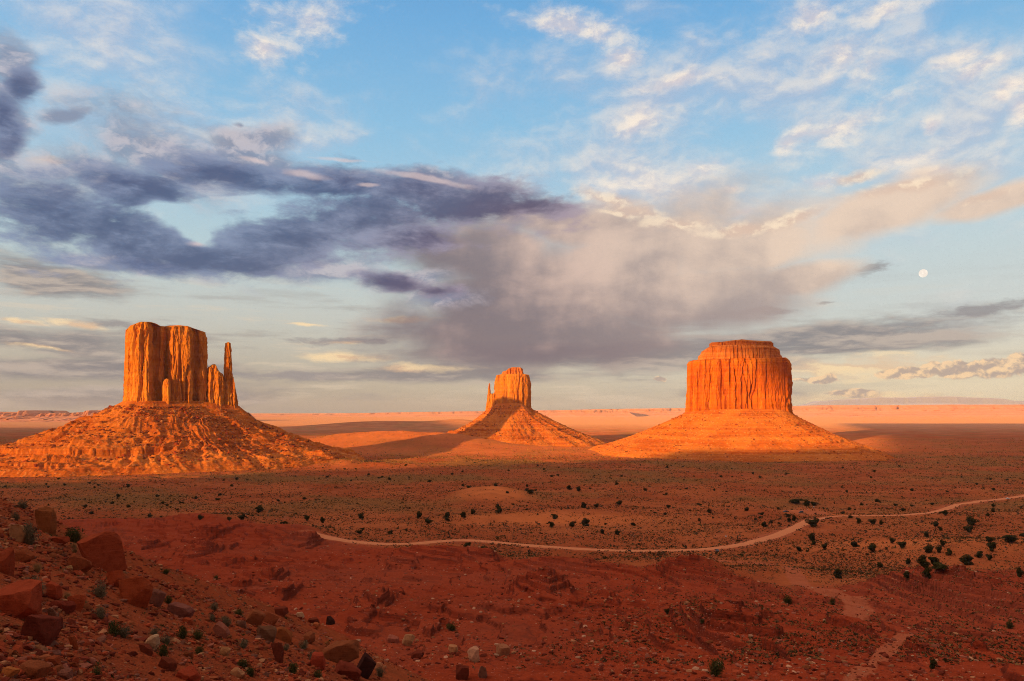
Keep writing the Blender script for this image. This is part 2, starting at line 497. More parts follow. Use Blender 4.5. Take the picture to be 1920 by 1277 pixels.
def land0(x, y):
    """large forms only"""
    h = base_h(y)
    # rolling plain
    far = sstep(y, 380, 700)
    h = h + far * sstep(y, 3200, 1500) * (3.2 * fbm2(x, y, 210, 3, 0.5, 1.0) + 0.7 * fbm2(x, y, 38, 2, 0.5, 2.0))
    h = h + sstep(y, 2500, 6000) * 6.0 * fbm2(x, y, 1500, 2, 0.5, 4.0)
    # the bare orange dune and its apron
    h = h + 10.0 * bump(x, y, -22, 800, 44, 75, 0, 1.2) + 3.5 * bump(x, y, 25, 640, 70, 60)
    # knoll with junipers on the right, broken face towards the camera
    h = h + 9.0 * bump(x, y, 262, 395, 62, 55, 20) + 4.5 * bump(x, y, 215, 372, 26, 14, 30)
    h = h + 5.0 * bump(x, y, 330, 560, 120, 70)
    # mounds of the red badlands
    h = h + 1.2 * bump(x, y, -56, 398, 22, 24) + 6.0 * bump(x, y, -143, 500, 26, 30) + 7.0 * bump(x, y, -222, 560, 50, 45)
    h = h + 6.0 * bump(x, y, -30, 380, 24, 16) + 5.5 * bump(x, y, 18, 322, 30, 16, -25) + 6.0 * bump(x, y, 49, 172, 24, 26)
    h = h + 5.0 * bump(x, y, 95, 310, 40, 18, 15) + 4.0 * bump(x, y, -85, 250, 45, 22, 10) + 3.0 * bump(x, y, -20, 205, 40, 20, -15)
    h = h + 4.5 * bump(x, y, 150, 260, 40, 30, 20)
    # bench west of the far butte and low lit hills at the foot of the near one
    h = h + 40 * bump(x, y, -330, 2280, 330, 240, -12, 1.6) * (1 + 0.25 * fbm2(x, y, 160, 3, 0.5, 8.0))
    h = h + 9 * bump(x, y, -330, 1420, 150, 60, -18) * (1 + 0.9 * fbm2(x, y, 60, 3, 0.5, 9.0))
    h = h + 8 * bump(x, y, -150, 1500, 120, 50, -10) * (1 + 0.9 * fbm2(x, y, 55, 3, 0.5, 10.0))
    h = h + 5 * bump(x, y, 150, 1900, 260, 120)
    # low dark ridges far off
    h = h + 32 * bump(x, y, -880, 4700, 420, 250) + 38 * bump(x, y, -330, 4900, 200, 200) + 20 * bump(x, y, -500, 4700, 500, 260)
    return h

def spur(x, y):
    """the stony hillside beside the camera"""
    lat = x / np.maximum(y, 1.0)
    yc = np.interp(lat, [-1.3, -0.667, -0.58, -0.465, -0.22, -0.11, 0.05], [62, 65, 68, 71, 86, 78, 60])
    pl = -9.6 - 0.472 * x - 0.283 * y
    over = np.maximum(0, y - yc)
    pl = pl - 0.75 * over * sstep(over, 0, 8)
    pl = pl + 0.9 * fbm2(x, y, 17, 3, 0.5, 21.0) + 0.28 * fbm2(x, y, 3.1, 3, 0.55, 22.0)
    return pl

def terrace(h, step, sharp):
    q = h / step
    f = np.floor(q)
    t = q - f
    return (f + sstep(t, 0.5 - sharp, 0.5 + sharp)) * step

def mask_bad(x, y):
    """1 on the broken deep red badlands between the hillside and the road"""
    lat = x / np.maximum(y, 1)
    far = np.interp(lat, [-1, -0.45, -0.27, -0.1, 0.05, 0.2, 0.35, 0.5, 0.7, 1], [600, 600, 500, 400, 370, 330, 260, 300, 340, 340])
    far = far + 25 * fbm2(x, y, 60, 2, 0.5, 31.0)
    return sstep(y, far + 22, far - 22)

def road_d(x, y):
    return ROAD_FIELD(x, y) if ROAD_FIELD else np.full(np.shape(x), 1e3)
ROAD_FIELD = None

def land(x, y, fine=True):
    x, y = np.asarray(x, float), np.asarray(y, float)
    h = land0(x, y)
    b = mask_bad(x, y)
    rd = road_d(x, y)
    calm = sstep(rd, 2.5, 16)
    b = b * (0.06 + 0.94 * calm)
    if fine:
        lat = x / np.maximum(y, 1)
        nearb = sstep(y, 70, 150)
        r = ridge2(x, y, 85, 4, 0.5, 41.0) * 2.4 + fbm2(x, y, 24, 4, 0.55, 42.0) * 1.8
        hb = h + nearb * r * sstep(rd, 4, 70)
        tilt = 0.10 * x + 0.05 * y + 1.6 * fbm2(x, y, 70, 2, 0.5, 44.0)      # dipping beds
        rag = 0.32 * fbm2(x, y, 9.0, 3, 0.5, 46.0)                           # ragged edges of the beds
        hb = hb + scarps(x, y, hb) * np.maximum(calm, 0.1)
        hb = hb + 0.35 * ridge2(x, y, 16, 3, 0.5, 50.0)
        hb = terrace(hb + tilt + rag, 1.6, 0.06) * 0.85 + (hb + tilt) * 0.15 - tilt
        hb = hb + tilt * 0.6
        hb = terrace(hb + rag, 0.45, 0.12) * 0.6 + hb * 0.4 - tilt * 0.6
        hb = hb + 0.5 * np.abs(fbm2(x, y, 7.0, 3, 0.6, 49.0)) - 0.2
        hb = hb + 0.25 * fbm2(x, y, 3.2, 3, 0.6, 43.0)
        h = h * (1 - b) + hb * b
        h = h + (1 - b) * sstep(y, 2600, 900) * calm * (0.45 * fbm2(x, y, 9, 3, 0.55, 45.0))
        # gullies on the plain
        g = ridge2(x, y, 150, 3, 0.5, 47.0)
        h = h - (1 - b) * calm * sstep(y, 2000, 800) * 2.2 * sstep(g, 0.62, 0.9)
    s = spur(x, y)
    return np.where(y < 140, np.maximum(h, s), h)

# broken edges of the beds, traced along the photo's dark scarps: (points, height of the step, run-out behind)
SCARP_PX = [
    ([(425, 1088), (455, 1078), (482, 1073), (505, 1063), (528, 1054)], 2.2, 26), ([(280, 1036), (318, 1030), (350, 1023), (385, 1014), (416, 1006)], 2.6, 34),
    ([(318, 1060), (350, 1053), (380, 1050), (415, 1048), (446, 1044)], 1.6, 24), ([(355, 1110), (385, 1101), (420, 1096), (455, 1089)], 1.5, 20),
    ([(497, 1127), (515, 1116), (540, 1101)], 1.8, 16), ([(120, 988), (150, 985), (184, 981)], 2.2, 40), ([(195, 1020), (230, 1013), (262, 1009), (302, 1002)], 2.0, 30),
    ([(362, 990), (384, 980), (402, 988), (420, 1001)], 3.0, 40), ([(490, 1018), (525, 1006), (550, 994), (575, 993), (596, 1008)], 3.6, 34),
    ([(652, 1137), (668, 1120), (690, 1107), (728, 1098)], 1.6, 22), ([(776, 1190), (792, 1184), (814, 1170)], 1.8, 12), ([(700, 1062), (735, 1046), (770, 1052), (790, 1060)], 2.4, 22),
    ([(852, 1049), (880, 1035), (915, 1030), (938, 1044)], 2.4, 22), ([(948, 1090), (972, 1080), (995, 1074), (1028, 1060), (1046, 1076), (1066, 1096), (1092, 1122)], 3.2, 24),
    ([(905, 1128), (940, 1122), (985, 1122), (1010, 1112)], 1.6, 18), ([(1104, 1126), (1120, 1118), (1140, 1112), (1162, 1124)], 1.8, 16), ([(1232, 1078), (1262, 1056), (1300, 1047), (1350, 1052), (1392, 1066)], 3.0, 26),
    ([(1430, 1116), (1462, 1108), (1496, 1109)], 1.8, 20), ([(1404, 1238), (1424, 1222), (1446, 1206), (1484, 1197)], 2.0, 14), ([(1300, 1172), (1340, 1142), (1385, 1140), (1440, 1168), (1476, 1196)], 2.2, 18),
    ([(1668, 1163), (1700, 1176), (1735, 1188), (1785, 1199), (1845, 1192), (1930, 1200)], 1.8, 20), ([(1722, 1092), (1748, 1080), (1772, 1073), (1822, 1062), (1846, 1078), (1868, 1096), (1925, 1116)], 3.4, 34),
    ([(1136, 1200), (1156, 1192), (1180, 1196)], 1.2, 10), ([(560, 1066), (600, 1060), (640, 1066)], 1.4, 22), ([(830, 1160), (870, 1150), (930, 1156), (960, 1150)], 1.3, 14),
    ([(1700, 1236), (1760, 1226), (1830, 1232), (1900, 1222)], 1.2, 12), ([(1010, 1210), (1060, 1204), (1110, 1216)], 1.1, 10), ([(1560, 1180), (1600, 1172), (1640, 1180)], 1.3, 14),
]
SCARPS = []

def set_scarps():
    """each crest stands at one distance; its height over the bare land follows the traced line"""
    for pts, face, run in SCARP_PX:
        low = max(pts, key=lambda q: q[1])
        D = ray_ground(low[0], low[1] + 7, land0, y0=90)[1]
        xs = np.array([(q[0] - CX) / FPX * D for q in pts]); zs = np.array([(HY - q[1]) / FPX * D for q in pts])
        SCARPS.append((D, xs, zs, face * 0.62, run))

def scarps(x, y, base):
    out = np.zeros(np.shape(x))
    xf, yf, bf, of = np.ravel(x), np.ravel(y), np.ravel(base), np.ravel(out)
    for D, xs, zs, face, run in SCARPS:
        w = xs[-1] - xs[0]
        idx = np.nonzero((xf > xs[0] - 0.1 * w) & (xf < xs[-1] + 0.1 * w) & (yf > D - 3 * run) & (yf < D + 4 * run))[0]
        if not len(idx):
            continue
        a, b_ = xf[idx], yf[idx]
        slant = 0.25 * (a - xs[0]) * (1 if int(D) % 2 else -1)
        d = b_ - D - slant + 0.7 * fbm2(a, b_, 7.0, 3, 0.5, 81.0) + 2.6 * fbm2(a, b_, 18, 2, 0.5, 82.0)
        A = np.interp(a, xs, zs) - land0(a, np.full(a.shape, D))
        A = 0.8 * np.maximum(A, 0) * sstep(a, xs[0] - 0.08 * w, xs[0] + 0.15 * w) * sstep(a, xs[-1] + 0.10 * w, xs[-1] - 0.18 * w)
        f = np.minimum(A, face * (0.75 + 0.5 * fbm2(a, b_ * 0, 9, 2, 0.5, 83.0)))
        front = (A - f) * np.exp(np.minimum(d, 0) / (0.6 * run))
        step = f * (0.6 * sstep(d, -0.2, 0.35) + 0.4 * sstep(d, 1.2, 1.7))
        h = np.where(d < 0, front, A - f) + step
        h = h * np.exp(-np.maximum(d - 1.7, 0) / run)
        of[idx] = np.maximum(of[idx], h)
    return of.reshape(np.shape(x))

def ray_ground(px, py, f=None, y0=14.0, y1=9000.0, n=2600):
    """plan point where the sight line through a photo pixel meets the land"""
    f = f or land
    X, Z = (px - CX) / FPX, (HY - py) / FPX
    ys = np.exp(np.linspace(math.log(y0), math.log(y1), n))
    d = f(X * ys, ys) - Z * ys
    i = int(np.argmax(d > 0))
    if i == 0:
        i = n - 1 if d[0] <= 0 else 1
    a, b_ = d[i - 1], d[i]
    t = 0 if a == b_ else np.clip(-a / (b_ - a), 0, 1)
    y = ys[i - 1] + t * (ys[i] - ys[i - 1])
    return X * y, y

def smooth_path(pts, n):
    pts = np.asarray(pts, float)
    d = np.concatenate([[0], np.cumsum(np.linalg.norm(np.diff(pts, axis=0), axis=1))])
    t = np.linspace(0, d[-1], n)
    q = np.stack([np.interp(t, d, pts[:, k]) for k in range(pts.shape[1])], 1)
    for _ in range(n // 12):
        q[1:-1] = 0.25 * q[:-2] + 0.5 * q[1:-1] + 0.25 * q[2:]
    return q

def seg_dist(x, y, path):
    sh = np.shape(x)
    x, y = np.ravel(x), np.ravel(y)
    best = np.full(x.shape, 1e4)
    lo, hi = path.min(0) - 60, path.max(0) + 60
    idx = np.nonzero((x > lo[0]) & (x < hi[0]) & (y > lo[1]) & (y < hi[1]))[0]
    xx, yy = x[idx], y[idx]
    bb = best[idx]
    for a, b_ in zip(path[:-1], path[1:]):
        dx_, dy_ = b_ - a
        L = dx_ * dx_ + dy_ * dy_ + 1e-9
        t = np.clip(((xx - a[0]) * dx_ + (yy - a[1]) * dy_) / L, 0, 1)
        bb = np.minimum(bb, np.hypot(xx - a[0] - t * dx_, yy - a[1] - t * dy_))
    best[idx] = bb
    return best.reshape(sh)

def plan(pxs, f=land0):
    return np.array([ray_ground(px, py, f, y0=90) for px, py in pxs])

set_scarps()
ROAD = smooth_path(plan(ROAD_PX), 70)
ROAD2 = smooth_path(plan(ROAD2_PX), 60)
WASH = smooth_path(plan(WASH_PX), 40)
WASH2 = smooth_path(plan(WASH2_PX), 16)
WASH3 = smooth_path(plan(WASH3_PX), 12)
LOT = plan([(1515, 961)])[0]
ROAD_FIELD = lambda x, y: np.minimum(np.minimum(seg_dist(x, y, ROAD[::2]), seg_dist(x, y, ROAD2[::2])), np.hypot((x - LOT[0]), (y - LOT[1]) * 0.6) - 12)

def land_masks(x, y):
    """badlands, bare dunes plus painted sunlit strip, grey-green cover, pale wash"""
    bad = mask_bad(x, y)
    bad = np.where((y < 140) & (spur(x, y) > land0(x, y) - 6), 0.35, bad)
    sand_sunlit = bump(x, y, -20, 775, 40, 58, 0, 2.0) + 0.8 * bump(x, y, 30, 590, 85, 42, 0, 1.6) + 0.7 * bump(x, y, 230, 420, 60, 50)
    sand_sunlit = sand_sunlit + 0.9 * bump(x, y, LOT[0], LOT[1], 22, 40, 0, 2.0)
    sand_sunlit = sand_sunlit + 0.75 * bump(x, y, -120, 2150, 720, 420, 0, 1.6) * (0.7 + 0.9 * fbm2(x, y, 220, 3, 0.5, 58.0)) + 0.6 * bump(x, y, 980, 2600, 420, 900, -20, 1.5)  # golden sunlight on the strip between the buttes, painted in as ground colour
    sand_sunlit = np.clip(sand_sunlit * (0.8 + 0.5 * fbm2(x, y, 18, 2, 0.5, 51.0)), 0, 1)
    green = sstep(fbm2(x, y, 190, 4, 0.55, 52.0), -0.12, 0.30) * sstep(y, 430, 800) * (1 - bad) * sstep(y, 9000, 4500)
    green = np.clip(green * (1 - sand_sunlit) * sstep(road_d(x, y), 3, 14), 0, 1)
    wash = np.maximum(sstep(seg_dist(x, y, WASH), 5.5, 1.5), sstep(seg_dist(x, y, WASH2), 2.2, 0.6))
    wash = np.maximum(wash, 0.7 * sstep(road_d(x, y), 14, 4))
    return bad, sand_sunlit, green, wash

# ------------------------------------------------------------------ materials
def material(name, build, rough=1.0, spec=0.0, drough=1.0):
    mt = bpy.data.materials.new(name)
    mt.use_nodes = True
    N = NT(mt.node_tree)
    bs = N.node('ShaderNodeBsdfPrincipled')
    out = N.node('ShaderNodeOutputMaterial')
    N.t.links.new(bs.outputs[0], out.inputs[0])
    bs.inputs['Roughness'].default_value = rough
    bs.inputs['Specular IOR Level'].default_value = spec
    bs.inputs['Diffuse Roughness'].default_value = drough
    col, hgt = build(N)
    N.put(bs.inputs['Base Color'], col)
    if hgt is not None:
        hv, strength, dist = hgt
        bp = N.node('ShaderNodeBump')
        bp.inputs['Strength'].default_value = strength
        bp.inputs['Distance'].default_value = dist
        N.put(bp.inputs['Height'], hv)
        N.t.links.new(bp.outputs[0], bs.inputs['Normal'])
    return mt

def pos(N):
    g = N.node('ShaderNodeNewGeometry')
    return g.outputs['Position']

def m_ground(N):
    p = pos(N)
    at = N.node('ShaderNodeAttribute', attribute_name='cover')
    cr = N.node('ShaderNodeSeparateColor')
    N.put(cr.inputs[0], at.outputs['Color'])
    bad, sand_sunlit, green = cr.outputs
    wash = at.outputs['Alpha']
    n1 = N.noise(p, 0.012, 6, 0.6)
    n2 = N.noise(p, 0.11, 6, 0.62)
    n3 = N.noise(p, 0.9, 5, 0.65)
    n4 = N.noise(p, 5.0, 4, 0.65)
    plain = N.mix(N.step(n1, 0.35, 0.65), (0.34, 0.078, 0.028), (0.44, 0.120, 0.043))
    plain = N.mix(N.mul(N.step(n2, 0.48, 0.66), 0.6), plain, (0.27, 0.070, 0.030))
    plain = N.mix(N.mul(N.step(n3, 0.56, 0.72), 0.55), plain, (0.50, 0.20, 0.085))
    gcol = N.mix(N.step(n3, 0.4, 0.62), (0.17, 0.075, 0.026), (0.34, 0.155, 0.055))
    plain = N.mix(N.mul(green, 0.85), plain, gcol)
    # tiny brush freckles on the plain
    v = N.voro(p, 0.42)
    fre = N.mul(N.step(v, 0.42, 0.24), N.step(n2, 0.40, 0.56))
    plain = N.mix(N.mul(fre, N.m('MULTIPLY_ADD', green, 0.35, 0.35)), plain, (0.085, 0.050, 0.022))
    px_, py_, pz_ = N.sep(p)
    pale = N.mul(N.step(N.m('MULTIPLY_ADD', N.sub(n1, 0.5), 3000.0, py_), 2600.0, 6500.0), 0.85)      # sunlit brightness of the far flats painted into their colour
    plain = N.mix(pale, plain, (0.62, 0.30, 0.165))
    # beds of the badlands follow height
    wz = N.m('MULTIPLY_ADD', n2, 1.6, N.m('MULTIPLY_ADD', px_, 0.10, N.m('MULTIPLY_ADD', py_, 0.05, pz_)))
    beds = N.noise(N.xyz(N.mul(px_, 0.01), N.mul(py_, 0.01), N.mul(wz, 0.9)), 1.0, 5, 0.7)
    badc = N.ramp(beds, [(0.30, (0.13, 0.020, 0.010)), (0.43, (0.25, 0.035, 0.014)), (0.55, (0.32, 0.048, 0.019)), (0.62, (0.16, 0.027, 0.014)), (0.72, (0.36, 0.078, 0.038))])
    badc = N.mix(N.mul(N.step(n1, 0.42, 0.62), 0.5), badc, (0.30, 0.075, 0.040))
    badc = N.mix(N.mul(N.step(n2, 0.52, 0.66), 0.45), badc, (0.17, 0.034, 0.020))
    badc = N.mix(N.mul(N.step(n3, 0.55, 0.75), 0.55), badc, (0.14, 0.028, 0.016))
    # steep faces darkened and flats brightened in the colour, imitating shaded crevices
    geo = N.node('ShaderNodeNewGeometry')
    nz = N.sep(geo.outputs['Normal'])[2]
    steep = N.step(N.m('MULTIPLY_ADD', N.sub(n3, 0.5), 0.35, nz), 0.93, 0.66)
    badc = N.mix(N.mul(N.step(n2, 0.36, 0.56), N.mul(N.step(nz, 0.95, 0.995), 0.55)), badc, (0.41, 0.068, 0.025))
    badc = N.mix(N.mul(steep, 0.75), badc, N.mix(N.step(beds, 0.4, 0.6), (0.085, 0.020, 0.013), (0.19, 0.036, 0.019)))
    # scattered pale chips
    v2 = N.voro(p, 1.7)
    chip = N.mul(N.step(v2, 0.20, 0.10), N.step(n2, 0.50, 0.60))
    badc = N.mix(N.mul(chip, 0.7), badc, (0.62, 0.34, 0.24))
    badc = N.mix(N.mul(N.step(N.voro(p, 0.6), 0.26, 0.12), N.mul(N.step(n1, 0.40, 0.56), 0.7)), badc, (0.13, 0.028, 0.017))
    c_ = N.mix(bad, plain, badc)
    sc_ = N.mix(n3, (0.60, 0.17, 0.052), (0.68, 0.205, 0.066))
    c_ = N.mix(sand_sunlit, c_, sc_)
    wc = N.mix(n3, (0.40, 0.105, 0.048), (0.47, 0.14, 0.068))
    c_ = N.mix(N.mul(0.85, N.step(N.m('MULTIPLY_ADD', N.sub(n2, 0.5), 1.6, wash), 0.3, 0.75)), c_, wc)
    c_ = N.mix(N.mul(N.step(n4, 0.55, 0.75), 0.30), c_, (0.16, 0.045, 0.024))
    hgt = N.add(N.mul(n4, 0.10), N.add(N.mul(n3, 0.45), N.add(N.mul(n2, 1.6), N.mul(v2, 0.10))))
    return c_, (hgt, 0.9, 1.0)
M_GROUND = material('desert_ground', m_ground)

def m_road(N):
    p = pos(N)
    n = N.noise(p, 0.35, 6, 0.6)
    n2 = N.noise(p, 2.2, 4, 0.6)
    c_ = N.mix(n, (0.54, 0.18, 0.080), (0.68, 0.27, 0.13))
    c_ = N.mix(N.mul(N.step(n2, 0.52, 0.7), 0.4), c_, (0.50, 0.16, 0.07))
    return c_, (n2, 0.5, 0.15)
M_ROAD = material('dirt_road', m_road)

def rock_mat(name, ca, cb, cdark, cpale, zs=0.12, streak=0.05, bump_d=3.0, big=1.0, var=0.6):
    """sandstone with beds across and desert varnish running down"""
    def f(N):
        p = pos(N)
        x, y, z = N.sep(p)
        n0 = N.noise(p, 0.012 / big, 5, 0.6)
        bed = N.noise(N.xyz(N.mul(x, 0.004 / big), N.mul(y, 0.004 / big), N.mul(z, zs)), 1.0, 6, 0.65)
        st = N.noise(N.xyz(N.mul(x, streak), N.mul(y, streak), N.mul(z, streak * 0.12)), 1.0, 6, 0.65)
        nf = N.noise(p, 0.22 / big, 6, 0.68)
        c_ = N.mix(N.step(bed, 0.36, 0.64), ca, cb)
        c_ = N.mix(N.mul(N.step(st, 0.52, 0.68), var), c_, cdark)
        c_ = N.mix(N.mul(N.step(st, 0.46, 0.34), 0.5 * var), c_, cpale)
        c_ = N.mix(N.mul(N.step(nf, 0.56, 0.74), 0.4), c_, cdark)
        c_ = N.mix(N.mul(N.step(n0, 0.5, 0.7), 0.3), c_, cpale)
        h = N.add(N.mul(st, 0.7), N.add(N.mul(bed, 0.5), N.mul(nf, 0.6)))
        return c_, (h, 0.8, bump_d)
    return material(name, f, drough=0.25)
M_CLIFF = rock_mat('sandstone_cliff', (0.58, 0.185, 0.024), (0.68, 0.25, 0.036), (0.34, 0.085, 0.018), (0.82, 0.40, 0.075), var=0.85)
M_REDCLIFF = rock_mat('red_sandstone_cliff', (0.60, 0.135, 0.014), (0.70, 0.185, 0.022), (0.38, 0.070, 0.012), (0.84, 0.36, 0.05), var=0.85)
M_CAP = rock_mat('bedded_cap_rock', (0.50, 0.125, 0.030), (0.68, 0.24, 0.060), (0.34, 0.075, 0.022), (0.80, 0.38, 0.11), zs=0.5)

def m_talus(N):
    p = pos(N)
    x, y, z = N.sep(p)
    n0 = N.noise(p, 0.015, 6, 0.62)
    n1 = N.noise(p, 0.12, 6, 0.68)
    bed = N.noise(N.xyz(N.mul(x, 0.002), N.mul(y, 0.002), N.mul(z, 0.22)), 1.0, 5, 0.7)
    c_ = N.mix(N.step(bed, 0.38, 0.62), (0.44, 0.098, 0.018), (0.60, 0.17, 0.032))
    c_ = N.mix(N.mul(N.step(n0, 0.42, 0.6), 0.5), c_, (0.66, 0.23, 0.045))
    c_ = N.mix(N.mul(N.step(n1, 0.52, 0.70), 0.6), c_, (0.30, 0.066, 0.018))
    v = N.voro(p, 0.14)
    c_ = N.mix(N.mul(N.step(v, 0.30, 0.16), 0.5), c_, (0.75, 0.36, 0.13))
    return c_, (N.add(N.mul(n1, 0.8), N.mul(v, -0.5)), 0.9, 4.0)
M_TALUS = material('talus_slope', m_talus)

def m_mesa(N):
    p = pos(N)
    x, y, z = N.sep(p)
    n0 = N.noise(p, 0.003, 6, 0.6)
    bed = N.noise(N.xyz(N.mul(x, 0.0004), N.mul(y, 0.0004), N.mul(z, 0.05)), 1.0, 4, 0.6)
    c_ = N.mix(N.step(bed, 0.38, 0.62), (0.56, 0.22, 0.14), (0.64, 0.29, 0.19))  # rock paled towards pink, standing in for part of the far haze
    c_ = N.mix(N.mul(N.step(n0, 0.45, 0.65), 0.5), c_, (0.46, 0.22, 0.14))
    return c_, (n0, 0.6, 20.0)
M_MESA = material('mesa_rock', m_mesa)
M_FARHILL = material('haze_blue_mountain', lambda N: (N.mix(N.noise(pos(N), 0.001, 4), (0.32, 0.35, 0.60), (0.38, 0.41, 0.68)), None))  # blue of the distant haze put into the mountain's colour

# ------------------------------------------------------------------ the ground sheet
def build_ground():
    ys = np.concatenate([np.exp(np.linspace(math.log(9), math.log(520), 860, endpoint=False)),
                         np.exp(np.linspace(math.log(520), math.log(32500), 430))])
    xs = np.concatenate([np.linspace(-2.3, -0.74, 70, endpoint=False), np.linspace(-0.74, 0.74, 1240), np.linspace(0.74, 2.3, 71)[1:]])
    Y, X = np.meshgrid(ys, xs, indexing='ij')
    X = X * Y
    ok = np.abs(X) < 32400
    X = np.clip(X, -32400, 32400)
    Z = land(X, Y)
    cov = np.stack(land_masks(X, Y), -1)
    v = np.stack([X, Y, Z], -1).reshape(-1, 3)
    f = grid_faces(len(ys), len(xs))
    okf = ok.ravel()[f].any(1)
    f = f[okf]
    # coarse remainder: the mesa top the camera stands on and the plain to the sides and behind, a little below the fine part
    gx = np.sign(np.linspace(-1, 1, 161)) * np.abs(np.linspace(-1, 1, 161)) ** 2.6 * 32400
    gy = np.concatenate([-np.exp(np.linspace(math.log(20000), math.log(12), 60)), [-6, 0, 3, 6, 8.9], np.exp(np.linspace(math.log(9.5), math.log(32400), 90))])
    YY, XX = np.meshgrid(gy, gx, indexing='ij')
    ZZ = np.where(YY < 9, np.where(YY > -600, base_h(np.maximum(YY, 1)), -1.7), land0(XX, np.maximum(YY, 9)) - 9)
    ZZ = np.where(YY < -3000, -110.0, ZZ)
    left = sstep(-XX, 5, 40) * sstep(YY, 30, 5)
    ZZ = ZZ - 3.0 * left * (YY > 2)
    inside = (np.abs(XX) < 2.25 * YY) & (YY > 10)
    ZZ = np.where(inside, ZZ - 6 - 0.02 * YY, ZZ)
    v2 = np.stack([XX, YY, ZZ], -1).reshape(-1, 3)
    f2 = grid_faces(len(gy), len(gx), base=len(v))
    cov2 = np.zeros((len(v2), 4)); cov2[:, 0] = 0.3
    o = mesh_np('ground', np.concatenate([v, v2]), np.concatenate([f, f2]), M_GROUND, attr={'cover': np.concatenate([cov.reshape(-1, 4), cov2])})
    tag(o, kind='structure')
build_ground()

def build_road(path, w0, w1, name, label):
    n = len(path) * 4
    p = smooth_path(path, n)
    d = np.gradient(p, axis=0)
    d /= np.linalg.norm(d, axis=1)[:, None] + 1e-9
    nrm = np.stack([-d[:, 1], d[:, 0]], 1)
    w = np.linspace(w0, w1, n) * (1 + 0.16 * fbm2(np.arange(n) * 1.0, np.zeros(n), 14, 2, 0.5, 61.0))
    k = np.linspace(-1, 1, 9)
    X = p[:, 0:1] + nrm[:, 0:1] * w[:, None] * k * 0.5
    Y = p[:, 1:2] + nrm[:, 1:2] * w[:, None] * k * 0.5
    Z = land(X, Y) + 0.28 - 0.42 * np.abs(k) ** 3 - 0.05 * np.cos(k * 9)
    o = mesh_np(name, np.stack([X, Y, Z], -1).reshape(-1, 3), grid_faces(n, 9), M_ROAD)
    tag(o, kind='structure')
build_road(ROAD, 11.0, 10.0, 'dirt_road', '')
build_road(ROAD2, 8.0, 10.0, 'dirt_road', '')

# ------------------------------------------------------------------ buttes
def closed(pts, n):
    pts = np.asarray(pts, float)
    q = np.concatenate([pts, pts[:1]])
    d = np.concatenate([[0], np.cumsum(np.linalg.norm(np.diff(q, axis=0), axis=1))])
    t = np.linspace(0, d[-1], n, endpoint=False)
    return np.stack([np.interp(t, d, q[:, k]) for k in range(2)], 1), d[-1]

